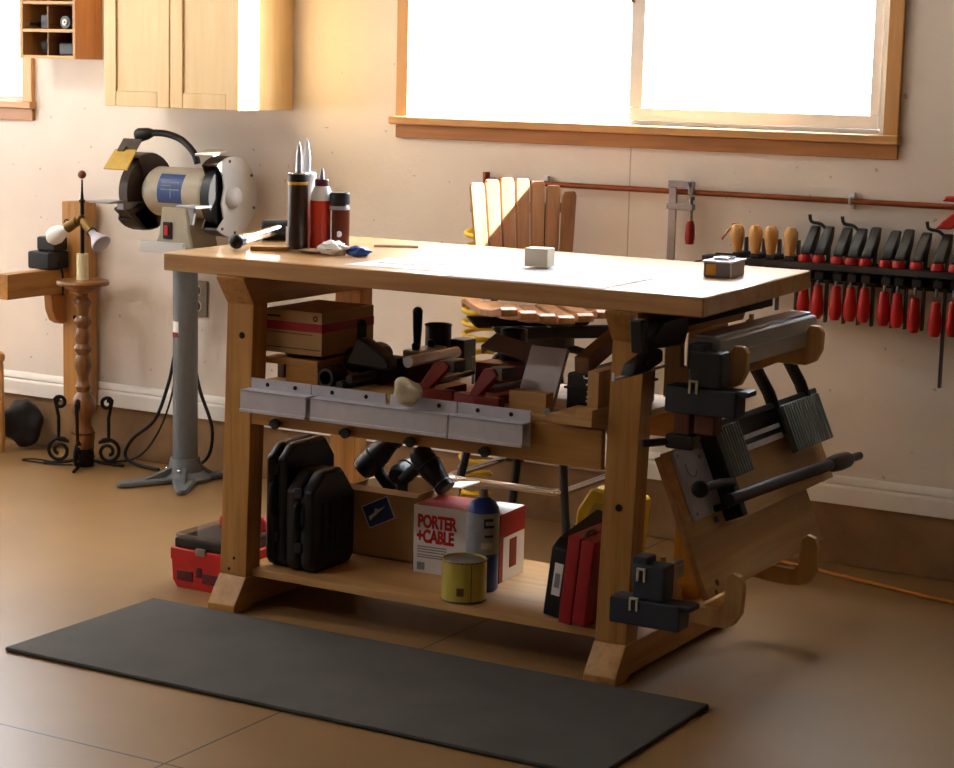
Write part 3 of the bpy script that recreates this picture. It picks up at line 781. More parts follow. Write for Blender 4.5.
t = thing('propane_cylinder', 'blue propane cylinder with silver label standing before the tool carton', 'gas cylinder', (-2.462, 4.318, LZ))
pc = (-2.462, 4.318, LZ)
m = MB(); m.lathe([(0, .0), (.036, 0), (.041, .006), (.041, .196), (.039, .212), (.03, .228), (.014, .238), (0, .238)], pc, seg=30); m.end('tank', 'blue', t)
m = MB(); m.lathe([(.0414, .098), (.0417, .1), (.0417, .2), (.0414, .202)], pc, seg=30); m.end('label', 'label_grey', t)
m = MB(); m.lathe([(0, .236), (.0115, .236), (.0115, .256), (.009, .259), (0, .259)], pc, seg=16); m.end('valve', 'steel', t)
m = MB()
for a0, a1, z0, z1 in ((-1.0, -.35, .166, .173), (-1.0, -.9, .166, .189), (-1.0, -.4, .183, .19), (-.95, -.4, .142, .148)):
    for k in range(6):
        a = a0+(a1-a0)*k/6; b = a0+(a1-a0)*(k+1)/6
        m.quad([(pc[0]+.0422*math.cos(q), pc[1]+.0422*math.sin(q), LZ+zz) for q, zz in ((a, z0), (b, z0), (b, z1), (a, z1))])
m.end('label_print', 'ink', t)
m = MB()
for k in range(6):
    a = -1.15+.7*k/6; b = a+.7/6
    m.quad([(pc[0]+.0422*math.cos(q), pc[1]+.0422*math.sin(q), LZ+zz) for q, zz in ((a, .112), (b, .115), (b, .131), (a, .127))])
m.end('label_flash', 'cream_label', t)

t = thing('paint_tin', 'short yellow tin can at the front of the lower shelf', 'tin', (-2.452, 4.212, LZ))
pc = (-2.452, 4.212, LZ)
m = MB(); m.lathe([(0, 0), (.055, 0), (.0575, .003), (.056, .006), (.056, .098), (.0575, .101), (.056, .104), (.053, .104), (.052, .098), (0, .098)], pc, seg=36); m.end('body', 'can_yellow', t)
m = MB(); m.lathe([(.0, .0985), (.05, .0985), (.05, .1005), (.03, .1005), (.028, .099), (0, .099)], pc, seg=30); m.end('lid', 'steel', t)
m = MB(); m.torus((pc[0], pc[1], LZ+.1015), (0, 0, 1), .0555, .0022); m.end('rim', 'dark_steel', t)
m = MB(); m.torus((pc[0], pc[1], LZ+.003), (0, 0, 1), .056, .0022); m.end('rim', 'dark_steel', t)
m = MB(); a = -.75
m.prism([(.0006, .004), (.0026, .004), (.0026, .1), (.0006, .1)], 'x', -.001, .001, 0, Matrix.Translation(pc) @ Matrix.Rotation(a, 4, 'Z') @ Matrix.Translation((.0555, 0, 0)))
m.cbox((pc[0]+.0561*math.cos(-1.2), pc[1]+.0561*math.sin(-1.2), LZ+.03), (.002, .018, .02), (0, 0, -1.2), 0); m.end('label_print', 'stick_brown', t)

def lean(x, y, ang, w): return Matrix.Translation((x, y, LZ+w*math.sin(ang)+.0004)) @ Euler((0, ang, 0)).to_matrix().to_4x4()
t = thing('black_case', 'slim black case with a white label leaning on the red case, lower shelf', 'case', (-2.18, 4.3, LZ))
F = lean(-2.213, 4.178, .12, .055)
m = MB(F); m.prism([(0, .0), (.22, 0), (.25, .19), (.22, .225), (.03, .19), (.0, .17)], 'x', 0, .055, .004); m.end('body', 'black', t)
m = MB(F); m.box(.016, .039, -.0015, .002, .055, .135, .0005); m.end('label', 'white', t)
m = MB(F); m.box(.021, .034, -.0022, 0, .075, .11, 0); m.end('label_print', 'label_grey', t)
t = thing('red_case', 'upright red case standing between the black case and the workbench leg', 'case', (-2.11, 4.26, LZ))
F = lean(-2.1475, 4.133, .10, .07)
m = MB(F); m.box(0, .034, 0, .2, .0, .215, .004); m.end('shell', 'red_dark', t)
m = MB(F); m.box(.036, .07, 0, .2, .006, .213, .004); m.end('shell', 'red_dark', t)
m = MB(F); m.box(.033, .037, .005, .195, .008, .21, 0); m.end('seam', 'maroon', t)
m = MB(F); m.tube([(.036, .02, .214), (.036, .03, .224), (.036, .06, .224), (.036, .07, .214)], .005, 8, 2); m.end('handle', 'dark_steel', t)
t = thing('yellow_case', 'yellow plastic case behind the black and red cases on the lower shelf', 'case', (-2.19, 4.52, LZ))
F = lean(-2.31, 4.50, .08, .18)
m = MB(F); m.prism([(0, 0), (.18, 0), (.18, .245), (.035, .245), (.0, .18)], 'y', 0, .06, .008); m.end('body', 'yellow', t)
m = MB(F); m.prism([(.03, .05), (.15, .05), (.15, .21), (.05, .21), (.03, .16)], 'y', -.003, .003, .002); m.end('panel', plain('yellow_olive', '#b3952a', .5, 0, .08), t)

# ------------------------------------------------------------------ red tool box on the floor
t = thing('toolbox', 'red plastic toolbox with a clear organiser lid on the floor beside the workbench', 'toolbox', (-3.27, 4.34, 0))
F = Matrix.Translation((-3.27, 4.345, 0)) @ Matrix.Rotation(0, 4, 'Z')
m = MB(F); m.prism([(-.085, 0), (.085, 0), (.1, .02), (.104, .075), (.108, .075), (.108, .108), (-.108, .108), (-.108, .075), (-.104, .075), (-.1, .02)], 'y', -.125, .125, .006); m.end('body', 'red', t)
m = MB(F); m.box(-.1, .1, -.118, .118, .107, .135, .006); m.end('organiser_tray', 'black', t)
m = MB(F); m.box(-.098, .098, -.116, .116, .136, .148, .004); m.end('clear_lid', 'clear', t)
m = MB(F); m.tube([(-.07, .06, .14), (-.06, .06, .168), (0, .06, .178), (.06, .06, .168), (.07, .06, .14)], .012, 10, 3); m.end('handle', 'red', t)
m = MB(F); m.box(-.02, .012, -.129, -.118, .096, .116, .003); m.end('latch', 'steel', t)
m = MB(F); m.box(-.085, -.03, -.1275, -.12, .02, .05, .004); m.box(.0, .08, -.1275, -.12, .02, .05, .004); m.box(-.02, .0, -.1275, -.12, .035, .065, .004); m.end('front_recess', 'maroon', t)

# ------------------------------------------------------------------ wall cabinet and cubby shelf
t = thing('wall_cabinet', 'two-door maple wall cabinet hanging above the bench grinder', 'cabinet', (-4.185, 5.37, 1.252))
CX0, CX1, CY = -4.46, -3.91, 5.226
m = MB(); m.box(CX0+.002, CX1, CY+.02, WY-.001, 1.252, 2.05, .002); m.end('carcass', 'maple_z', t)
for x0, x1 in ((CX0, -4.188), (-4.184, CX1)):
    m = MB(); w_ = .05
    m.box(x0, x0+w_, CY, CY+.019, 1.252, 2.05, .003); m.box(x1-w_, x1, CY, CY+.019, 1.252, 2.05, .003)
    m.box(x0+w_, x1-w_, CY, CY+.019, 1.252, 1.302, .003); m.box(x0+w_, x1-w_, CY, CY+.019, 2.0, 2.05, .003)
    d = m.end('door', 'maple_z', t)
    m = MB(); m.box(x0+w_-.004, x1-w_+.004, CY+.007, CY+.016, 1.298, 2.004, 0); m.end('door_panel', 'maple_z', d)

t = thing('cubby_shelf', 'small wooden cubby shelf with dark compartments between window and maple cabinet', 'shelf', (-4.845, 5.45, 1.40))
QX0, QX1, QY = -4.972, -4.722, 5.385
m = MB()
m.box(QX0, QX0+.012, QY, WY-.001, 1.40, 1.80, .001); m.end('side_panel', 'ply_z', t)
m = MB(); m.box(QX1-.012, QX1, QY, WY-.001, 1.40, 1.80, .001); m.end('side_panel', 'red_oak_z', t)
m = MB(); m.box(QX0+.012, QX1-.012, WY-.012, WY-.002, 1.40, 1.80, 0); m.end('back_panel', 'stick_brown', t)
for z in (1.40, 1.490, 1.585, 1.68, 1.788):
    m = MB(); m.box(QX0+.012, QX1-.012, QY+.001, WY-.012, z, z+.011, .001); m.end('shelf_board', 'ply_x', t)
for z in (1.411, 1.501, 1.596): 
    m = MB(); m.box(-4.853, -4.847, QY+.006, WY-.012, z, z+.079 if z < 1.59 else z+.084, 0); m.end('divider', 'stick_brown', t)
CG = 'small tools in the cubby shelf'
m = MB(); m.lathe([(0, 0), (.012, 0), (.014, .05), (.01, .07), (.005, .075), (.005, .13), (0, .132)], (-4.93, 5.49, 1.5165), (.15, -1, .0), 12); single('screwdriver', m, 'black', 'black screwdriver sticking out of the middle cubby compartment by the window', 'screwdriver', (-4.93, 5.47, 1.502), CG)
m = MB(); m.box(-4.90, -4.862, 5.41, 5.50, 1.5015, 1.55, .005); single('tool_holder', m, 'navy_black', 'dark block beside the screwdriver in the cubby shelf', 'holder', (-4.88, 5.45, 1.5015), CG)
t = thing('tape_roll', 'black roll with a white ring in the cubby shelf', 'roll', (-4.78, 5.42, 1.5015), 0, CG)
m = MB(); m.cyl((-4.78, 5.40, 1.5245), (-4.78, 5.46, 1.5245), .022); m.end('body', 'black', t)
m = MB(); m.torus((-4.78, 5.399, 1.5245), (0, 1, 0), .008, .004, n=18); m.end('ring', 'ring_white', t)
m = MB(); m.cyl((-4.745, 5.42, 1.5015), (-4.745, 5.42, 1.545), .01); single('marker', m, 'off_white', 'pale marker standing at the cubby side panel', 'marker', (-4.745, 5.42, 1.5015), CG)
m = MB(); m.blob((-4.89, 5.45, 1.4415), .034, (1, 1, .8), .3, 3, 2, 2); single('sanding_pad', m, 'black_matte', 'dark lump in the lowest cubby compartment by the window', 'pad', (-4.89, 5.45, 1.4115), CG)
m = MB(); m.box(-4.82, -4.75, 5.41, 5.49, 1.4115, 1.455, .008); single('drill_index', m, 'navy_black', 'dark case in the lowest cubby compartment by the cabinet', 'case', (-4.785, 5.45, 1.4115), CG)
m = MB(); m.blob((-4.79, 5.44, 1.628), .040, (1.1, .9, .6), .25, 3, 3, 8); single('leather_pouch', m, 'red_oak_x', 'reddish brown pouch lying in the upper cubby compartment', 'pouch', (-4.79, 5.44, 1.596), CG)
m = MB(); m.box(-4.95, -4.87, 5.41, 5.5, 1.5965, 1.64, .006); single('dark_box', m, 'black', 'dark box in the upper cubby compartment by the window', 'box', (-4.91, 5.45, 1.5965), CG)

# ------------------------------------------------------------------ wooden wall post with arm, and what sits on it
t = thing('post_bracket', 'wooden post against the wall with a beam arm reaching into the room', 'bracket', (-4.87, 5.47, .183))
m = MB(); m.box(-4.848, -4.800, 5.452, 5.506, .1825, .905, .003); m.box(-4.798, -4.735, 5.44, 5.506, .1825, .91, .003); m.end('post', 'fir_z', t)
m = MB(); m.box(-4.86, -4.81, 5.135, 5.4395, .585, .672, .003); m.end('arm', 'fir_y', t)
m = MB(); m.prism([(5.439, .585), (5.36, .585), (5.365, .53), (5.385, .49), (5.415, .475), (5.439, .478)], 'x', -4.855, -4.815, .004); m.end('brace', 'red_oak_z', t)
m = MB(); m.torus((-4.825, 5.4515, .83), (0, 1, 0), .012, .0025, n=16); m.cyl((-4.78, 5.438, .50), (-4.78, 5.444, .50), .008); m.end('hook', 'iron', t)
t = thing('charger', 'black stepped charger resting on the wooden beam arm', 'charger', (-4.88, 5.38, .673))
m = MB(); m.box(-4.90, -4.80, 5.33, 5.436, .673, .735, .008); m.end('base', 'black', t)
m = MB(); m.box(-4.885, -4.80, 5.36, 5.43, .735, .785, .008); m.end('upper_block', 'black', t)
m = MB(); m.tube([(-4.802, 5.38, .70), (-4.792, 5.39, .66), (-4.80, 5.40, .58)], .004, 8, 4); m.end('lead', 'black_matte', t)

# ------------------------------------------------------------------ turned floor lamp
LX, LY = -4.648, 5.33
t = thing('floor_lamp', 'turned wooden lamp with iron scroll base and two bare bulbs', 'lamp', (LX, LY, 0))
prof = [(0, .03), (.02, .03), (.026, .05), (.036, .08), (.04, .105), (.034, .13), (.026, .15), (.03, .17), (.042, .195), (.044, .215), (.036, .24), (.022, .262), (.026, .272), (.028, .282), (.022, .292), (.018, .31),
        (.024, .33), (.031, .352), (.028, .375), (.021, .392), (.03, .405), (.032, .415), (.024, .43), (.028, .45), (.026, .468), (.02, .485), (.031, .5), (.031, .512), (.02, .528), (.022, .55), (.032, .572), (.03, .583), (.019, .595), (.022, .606), (.05, .615), (.06, .622), (.062, .63), (.088, .634), (.092, .642), (.088, .65), (.03, .652), (0, .652)]
m = MB(); m.lathe(prof, (LX, LY, 0), seg=28); m.end('turned_column', 'turned', t)
m = MB(); m.lathe([(0, .652), (.0205, .652), (.02, .742), (0, .742)], (LX, LY, 0)); m.end('candle_sleeve', 'ivory', t)
m = MB(); m.cyl((LX, LY, .742), (LX, LY, .925), .007); m.lathe([(0, 0), (.011, .002), (.011, .01), (.006, .014), (.004, .04), (.003, .08)], (LX, LY, .915), seg=12); m.end('stem', 'iron', t)
m = MB(); m.ball((LX, LY, 1.012), .0145); m.end('finial', plain('finial_red', '#7c3a26', .35, 0, .1), t)
for d, cm, n in (((-.86, -.1, -.52), 'white', 'globe'), ((.80, -.15, -.6), 'chrome', 'reflector')):
    d = Vector(d).normalized(); p0 = Vector((LX, LY-.005, .862))
    m = MB(); m.cyl(p0, p0+d*.03, .012); m.cyl(p0+d*.02, p0+d*.068, .0165, .0185); m.ball(p0, .015); sk = m.end('socket', 'dark_brass', t)
    m = MB()
    if n == 'globe': m.lathe([(0, 0), (.012, 0), (.014, .015), (.026, .035), (.032, .056), (.028, .078), (.014, .092), (0, .095)], p0+d*.064, d)
    else: m.lathe([(0, 0), (.012, 0), (.013, .02), (.018, .03), (.034, .062), (.035, .07), (.03, .0735), (0, .076)], p0+d*.064, d)
    m.end('bulb', 'ring_white' if n == 'globe' else 'grey_plate', t)
def spiral(c, ax, r0, r1, a0, a1, n=22):
    return [c+ax*(r0+(r1-r0)*k/n)*math.cos(a0+(a1-a0)*k/n)+Vector((0, 0, 1))*(r0+(r1-r0)*k/n)*math.sin(a0+(a1-a0)*k/n) for k in range(n+1)]
for k in range(4):
    a = PI/4*.6+k*PI/2; ax = Vector((math.cos(a), math.sin(a), 0)); c0 = Vector((LX, LY, 0))
    m = MB()
    pts = spiral(c0+ax*.083+Vector((0, 0, .222)), ax, .010, .022, 2.5*PI, 0.2*PI, 18)
    pts += [c0+ax*.088+Vector((0, 0, z)) for z in (.17, .12, .09)]
    pts += spiral(c0+ax*.086+Vector((0, 0, .052)), ax, .046, .012, .75*PI, -2.4*PI, 30)
    m.tube(pts, .0065, 8)
    m.tube([c0+ax*.03+Vector((0, 0, .02)), c0+ax*.07+Vector((0, 0, .012)), c0+ax*.14+Vector((0, 0, .006))], .006, 8, 3)
    m.end('scroll_leg', 'iron', t)
m = MB(); m.lathe([(0, .0), (.034, 0), (.036, .05), (.030, .06), (.034, .11), (.042, .118), (0, .118)], (LX, LY, .0)); m.end('base_collar', 'iron', t)
m = MB(); m.tube([(LX-.12, LY-.03, .005), (LX-.2, LY-.03, .005), (LX-.22, LY-.07, .005), (LX-.1, LY-.06, .005), (LX-.02, LY-.035, .006)], .003, 6, 4); m.end('power_cord', 'black_matte', t)

# ------------------------------------------------------------------ furniture leg and dark bag at the picture edge
t = thing('stool', 'pale wooden stool spindle with a ball top beside the dark bundle', 'stool', (-5.045, 5.34, 0))
sx, sy2 = -5.045, 5.34
for dx, dy in ((0, 0), (-.28, 0), (0, -.25), (-.28, -.25)):
    m = MB(); m.lathe([(0, 0), (.013, 0), (.017, .05), (.015, .2), (.014, .318), (.011, .325), (.017, .333), (.02, .345), (.017, .358), (.008, .365), (0, .366)], (sx+dx, sy2+dy, 0), seg=18); m.end('leg', 'handle_wood', t)
m = MB(); m.box(sx-.28, sx, sy2-.25, sy2, .2, .22, .004); m.end('seat', 'handle_wood', t)
m = MB(); m.cyl((sx-.28, sy2, .1), (sx, sy2, .1), .008); m.cyl((sx-.28, sy2-.25, .1), (sx, sy2-.25, .1), .008); m.end('rail', 'handle_wood', t)
m = MB(); m.blob((-5.03, 5.44, .095), .072, (1.1, .75, 1.2), .25, 1.6, 4, 6)
single('cloth_bundle', m, 'black_matte', 'dark bundle on the floor against the concrete curb beside the wooden spindle', 'bundle', (-5.03, 5.44, .005))

# ------------------------------------------------------------------ bench grinder on its pedestal
GX, GY, GZ = -4.214, 5.345, .973
t = thing('bench_grinder', 'beige bench grinder on a tall grey pedestal beside the workbench', 'grinder', (GX, GY, 0))
m = MB(); m.cyl((GX, GY, .03), (GX, GY, .782), .042, seg=32); col = m.end('pedestal_column', 'ped_grey', t)
m = MB(); m.prism([(.0425*math.sin(a), -.0425*math.cos(a)) for a in [(-.75+k*.06) for k in range(15)]]+[(.040*math.sin(a), -.040*math.cos(a)) for a in [(.09-k*.06) for k in range(15)]], 'z', .495, .545, 0, Matrix.Translation((GX, GY, 0))); lb = m.end('sticker', 'white', col)
m = MB()
m.prism([(.0428*math.sin(a), -.0428*math.cos(a)) for a in [(-.75+k*.06) for k in range(15)]]+[(.040*math.sin(a), -.040*math.cos(a)) for a in [(.09-k*.06) for k in range(15)]], 'z', .492, .508, 0, Matrix.Translation((GX, GY, 0))); m.end('sticker_band', 'red_clamp', lb)
m = MB(); m.lathe([(0, .0), (.085, .0), (.088, .01), (.06, .03), (.052, .06), (.05, .075), (0, .075)], (GX, GY, .004), seg=32)
for a in (-1.95, -.95, 2.15, .95):
    d = Vector((math.cos(a), math.sin(a), 0)); L = .25 if a < 0 else .15
    R = Matrix.Translation((GX, GY, 0)) @ Matrix.Rotation(a, 4, 'Z')
    m.prism([(.03, -.045), (L-.03, -.022), (L, -.016), (L+.01, 0), (L, .016), (L-.03, .022), (.03, .045)], 'z', .002, .02, .004, R)
    m.prism([(.03, .01), (L*.75, .012), (.06, .05), (.03, .06)], 'y', -.008, .008, .002, R)
m.end('pedestal_foot', 'ped_grey', t)
m = MB()
for a in (-2.3, -1.25): m.ball((GX+.062*math.cos(a), GY+.062*math.sin(a), .044), .0075, (1, 1, .7), 10)
m.end('foot_bolt', 'chrome', t)
m = MB(); m.box(GX-.105, GX+.10, GY-.115, GY+.09, .782, .79, .002); m.box(GX-.10, GX+.08, GY-.118, GY-.1, .778, .815, .002); m.end('mounting_plate', 'white_paint', t)
m = MB(); m.prism([(GX-.085, .79), (GX+.085, .79), (GX+.075, .83), (GX+.055, .93), (GX-.045, .93), (GX-.06, .83)], 'y', GY-.07, GY+.07, .006); bs = m.end('base', 'beige', t)
m = MB(); m.box(GX-.035, GX+.0, GY-.076, GY-.068, .822, .878, .002); sw = m.end('switch_plate', 'black', bs)
m = MB(); m.box(GX-.026, GX-.010, GY-.081, GY-.075, .834, .866, .002); m.end('switch', 'red', sw)
m = MB(); m.lathe([(0, -.145), (.05, -.145), (.06, -.135), (.075, -.118), (.082, -.105), (.082, .105), (.075, .12), (.06, .14), (0, .14)], (GX, GY, GZ), (1, 0, 0), 36); mo = m.end('motor', 'beige', t)
m = MB()
for a0, a1 in ((-.4, .85),):
    n = 10
    pts = [(.0826*math.cos(a0+(a1-a0)*k/n), .0826*math.sin(a0+(a1-a0)*k/n)) for k in range(n+1)]
    pts2 = [(.081*math.cos(a0+(a1-a0)*k/n), .081*math.sin(a0+(a1-a0)*k/n)) for k in range(n, -1, -1)]
    m.prism([(GY-p[0], GZ+p[1]) for p in pts+pts2], 'x', GX-.055, GX+.045)
pl = m.end('name_plate', 'blue_label', mo)
m = MB()
for z, x0, x1 in ((.45, -.04, .03), (.3, -.04, .0), (.15, -.04, .035), (-.0, .0, .002)):
    y_, z_ = GY-.0829*math.cos(z), GZ+.0829*math.sin(z)
    m.cbox((GX+(x0+x1)/2, y_, z_), (x1-x0, .0012, .003 if x1-x0 > .01 else .03), (0, 0, 0), 0)
m.end('plate_print', 'label_grey', pl)
# wheel guards
def disc_pts(r, a0, a1, n=26): return [(r*math.cos(a0+(a1-a0)*k/n), r*math.sin(a0+(a1-a0)*k/n)) for k in range(n+1)]
RX = GX+.183
m = MB(); F = Matrix.Translation((0, GY+.01, GZ-.005))
cut = [(-.062, -.085), (-.075, -.03), (-.06, .02), (-.068, .075)]
ring = disc_pts(.132, -2.25+2*PI-2*PI, 2.25) 
m.prism(ring+[(-.055, .07), (-.048, .03), (-.062, -.02), (-.05, -.07)], 'x', RX, RX+.006, .001, F); gd = m.end('guard_cover', 'white_paint', t)
m = MB(F); m.lathe([(0, 0), (.036, 0), (.034, .014), (.026, .024), (.014, .027), (0, .027)], (RX+.005, -.006, 0), (1, 0, 0), 28); m.end('hub_boss', 'white_paint', gd)
m = MB(F)
for a in (1.75, .6, -.35, -1.5, -2.1): m.cyl((RX+.004, .118*math.cos(a), .118*math.sin(a)), (RX+.009, .118*math.cos(a), .118*math.sin(a)), .005, seg=10)
m.end('cover_screw', 'dark_steel', gd)
m = MB(); 
outer, inner = disc_pts(.132, -2.2, 2.2), disc_pts(.124, 2.2, -2.2)
m.prism(outer+inner, 'x', RX-.055, RX, 0, F); m.prism(ring+[(-.05, .04), (-.05, -.04)], 'x', RX-.06, RX-.055, 0, F); m.end('wheel_guard', 'guard_dark', t)
m = MB(F); m.cyl((RX-.048, 0, 0), (RX-.012, 0, 0), .108, seg=40); m.end('grinding_wheel', 'black', t)
LXg = GX-.215
m = MB(); m.prism([(p[0], p[1]) for p in disc_pts(.13, -2.35, 1.95)], 'x', LXg-.006, LXg, .001, F)
outer, inner = disc_pts(.13, -2.35, 1.95), disc_pts(.122, 1.95, -2.35)
m.prism(outer+inner, 'x', LXg, LXg+.055, 0, F); m.end('wheel_guard', 'guard_dark', t)
m = MB(F); m.cyl((LXg+.010, 0, 0), (LXg+.045, 0, 0), .106, seg=40); m.end('grinding_wheel', 'guard_dark', t)
m = MB(F); m.prism([(p[0], p[1]) for p in disc_pts(.128, -2.5, 2.05)]+[(-.03, .05), (-.03, -.05)], 'x', LXg+.055, LXg+.06, 0); m.end('guard_back', 'guard_dark', t)
F2 = Matrix.Translation((LXg+.025, GY-.075, GZ+.135)) @ Euler((.85, 0, 0)).to_matrix().to_4x4()
m = MB(F2); m.prism([(-.045, 0), (.045, 0), (.05, -.085), (-.05, -.085)], 'z', -.003, .003, .001); sh = m.end('spark_shield', 'amber', t)
m = MB(F2); m.box(-.04, .04, -.006, .05, -.006, -.002, .001); m.box(-.03, .0, -.01, .01, -.014, .008, .002); m.end('shield_bracket', 'guard_dark', sh)
F2 = Matrix.Translation((RX-.03, GY-.07, GZ+.135)) @ Euler((.2, 0, 0)).to_matrix().to_4x4()
m = MB(F2); m.box(-.045, .03, -.02, .05, -.004, .004, .001); m.end('shield_bracket', 'beige', t)
m = MB(); m.box(LXg-.03, LXg+.06, GY-.20, GY-.112, GZ-.038, GZ-.030, .002); m.box(LXg+.03, LXg+.06, GY-.13, GY-.03, GZ-.06, GZ-.036, .003); m.end('tool_rest', 'steel', t)
m = MB(); m.box(RX-.07, RX+.012, GY-.195, GY-.112, GZ-.036, GZ-.028, .002); m.prism([(RX-.05, GZ-.036), (RX-.02, GZ-.036), (RX-.03, GZ-.09), (RX-.038, GZ-.09)], 'y', GY-.16, GY-.15, .001); m.end('tool_rest', 'steel', t)
m = MB(F); m.prism([(-.125, -.055), (-.06, -.1), (-.03, -.13), (.05, -.125), (.02, -.04), (-.06, -.03)], 'x', LXg-.004, LXg+.06, .006); m.end('exhaust_chute', 'guard_dark', t)
m = MB(); lp = [(-4.165, GY+.0, 1.07), (-4.18, GY, 1.105), (-4.23, GY, 1.145), (-4.29, GY-.005, 1.163), (-4.345, GY-.01, 1.165)]
m.tube(lp, .0115, 10, 6); gn = m.end('lamp_gooseneck', 'black', t)
m = MB(); m.lathe([(0, 0), (.013, 0), (.02, .02), (.024, .05), (.02, .062), (0, .062)], lp[-1], (-1, -.1, -.18), 18); m.end('lamp_head', 'black', gn)
for n, pts in enumerate((
    [(-4.29, 5.44, .72), (-4.32, 5.45, .5), (-4.345, 5.45, .4), (-4.372, 5.45, .298), (-4.43, 5.45, .17), (-4.53, 5.45, .09), (-4.555, 5.44, .03), (-4.48, 5.41, .012), (-4.36, 5.385, .012)],
    [(-4.30, 5.44, .5), (-4.335, 5.45, .38), (-4.36, 5.45, .25), (-4.42, 5.45, .12), (-4.5, 5.44, .03), (-4.6, 5.41, .006)],
    [(-4.27, 5.44, .72), (-4.285, 5.45, .55), (-4.265, 5.45, .42), (-4.234, 5.45, .294), (-4.182, 5.45, .17), (-4.19, 5.44, .07), (-4.25, 5.42, .02)])):
    m = MB(); m.tube(pts, (.006, .0035, .006)[n], 8, 5); m.end('power_cord', 'black_matte', t)

t = thing('wall_outlet', 'grey electrical outlet on the wall behind the grinder pedestal', 'outlet', (-4.295, WY, .6))
m = MB(); m.box(-4.333, -4.258, WY-.009, WY-.001, .535, .66, .003); m.end('plate', plain('outlet_plate', '#8f8577', .5, 0, .05), t)
for z in (.572, .626):
    m = MB(); m.prism([(-4.295+.017*math.cos(k*PI/8), z+.02*math.sin(k*PI/8)) for k in range(16)], 'y', WY-.013, WY-.008, .001); sk = m.end('receptacle', 'off_white', t)
    m = MB(); m.prism([(-4.295+.0135*math.cos(k*PI/8), z+.0155*math.sin(k*PI/8)) for k in range(16)], 'y', WY-.0136, WY-.0125); m.end('socket_face', 'guard_dark', sk)

# ------------------------------------------------------------------ slatted swivel stool behind the bench
SX, SY_, SZ_ = -2.765, 5.18, .703
t = thing('slat_chair', 'tall slatted wooden swivel chair with a chrome foot ring behind the workbench', 'chair', (SX, SY_, 0), .82)
m = local(t)
slats = []
for k in range(7):
    x = (k-3)*.057
    m = local(t)
    P = [(-.20, .012), (-.185, .018), (-.1, .0), (0, -.008), (.1, -.004), (.17, .004), (.2, -.006), (.195, -.028), (.17, -.016), (.1, -.024), (0, -.028), (-.1, -.02), (-.2, -.006)]
    dz = .006*abs(k-3)**1.3
    m.prism([(p[0], SZ_+p[1]+dz) for p in P], 'x', x-.0245, x+.0245, .003); m.end('seat_slat', 'chair_wood', t)
for y in (-.13, .12):
    m = local(t); m.prism([(-.2, SZ_-.02), (.2, SZ_-.02), (.17, SZ_-.055), (-.17, SZ_-.055)], 'y', y-.015, y+.015, .003); m.end('seat_rail', 'black_matte', t)
for k in range(7):
    u = k-3
    m = local(t)
    xb, xt = u*.043, u*.0485
    top = SZ_+.38-.0028*u*u-.004*u; yo = .20-.010*(9-u*u)/9*-1
    pts = [(xb-.0195, SZ_+.10), (xb+.0195, SZ_+.10), (xt+.022, top-.012), (xt+.017, top), (xt-.017, top), (xt-.022, top-.012)]
    R = Matrix.Translation((0, yo, SZ_+.1)) @ Euler((-.12, 0, 0)).to_matrix().to_4x4() @ Matrix.Translation((0, 0, -SZ_-.1))
    m.prism(pts, 'y', -.008, .008, .003, R); m.end('back_slat', 'chair_wood', t)
for z in (.13, .29):
    m = local(t)
    n = 12; a_ = [((k/n-.5)*.285*(1+z*.3), .212+.012+(z-.1)*.12-.004*(1-(k/n*2-1)**2)*-2.5) for k in range(n+1)]
    m.prism([(x, y) for x, y in a_]+[(x, y+.016) for x, y in a_[::-1]], 'z', SZ_+z-.015, SZ_+z+.015, .002); m.end('back_rail', 'chair_wood', t)
for x in (-.075, .075):
    m = local(t); m.tube([(x, .05, SZ_-.06), (x, .20, SZ_-.065), (x, .245, SZ_-.03), (x, .258, SZ_+.1), (x, .262, SZ_+.3)], .011, 10, 4); m.end('back_post', 'black', t)
m = local(t); m.cyl((0, 0, SZ_-.09), (0, 0, SZ_-.055), .09, seg=28); m.cyl((0, 0, SZ_-.12), (0, 0, SZ_-.09), .07, seg=28); m.end('swivel', 'black', t)
m = MB(); q = .09
for s in ((-1, -1), (1, -1), (1, 1), (-1, 1)):
    a, b = s
    m = MB(); m.tube([(SX+a*.04, SY_+b*.04, SZ_-.10), (SX+a*.10, SY_+b*.10, SZ_-.13), (SX+a*.135, SY_+b*.135, .45), (SX+a*.175, SY_+b*.175, .2), (SX+a*.215, SY_+b*.215, .003)], .0125, 10, 4); m.end('leg', 'black', t)
r_ = .19; c_ = .04
pts = []
for a, b in ((1, -1), (1, 1), (-1, 1), (-1, -1)):
    for k in range(5):
        th = math.atan2(b, a)-PI/4+k*PI/8
        pts.append((SX-.02+a*(r_-c_)+c_*math.cos(th), SY_+b*(r_-c_)+c_*math.sin(th), .222))
m = MB(); m.tube(pts+pts[:2], .0105, 10); m.end('foot_ring', 'chrome', t)

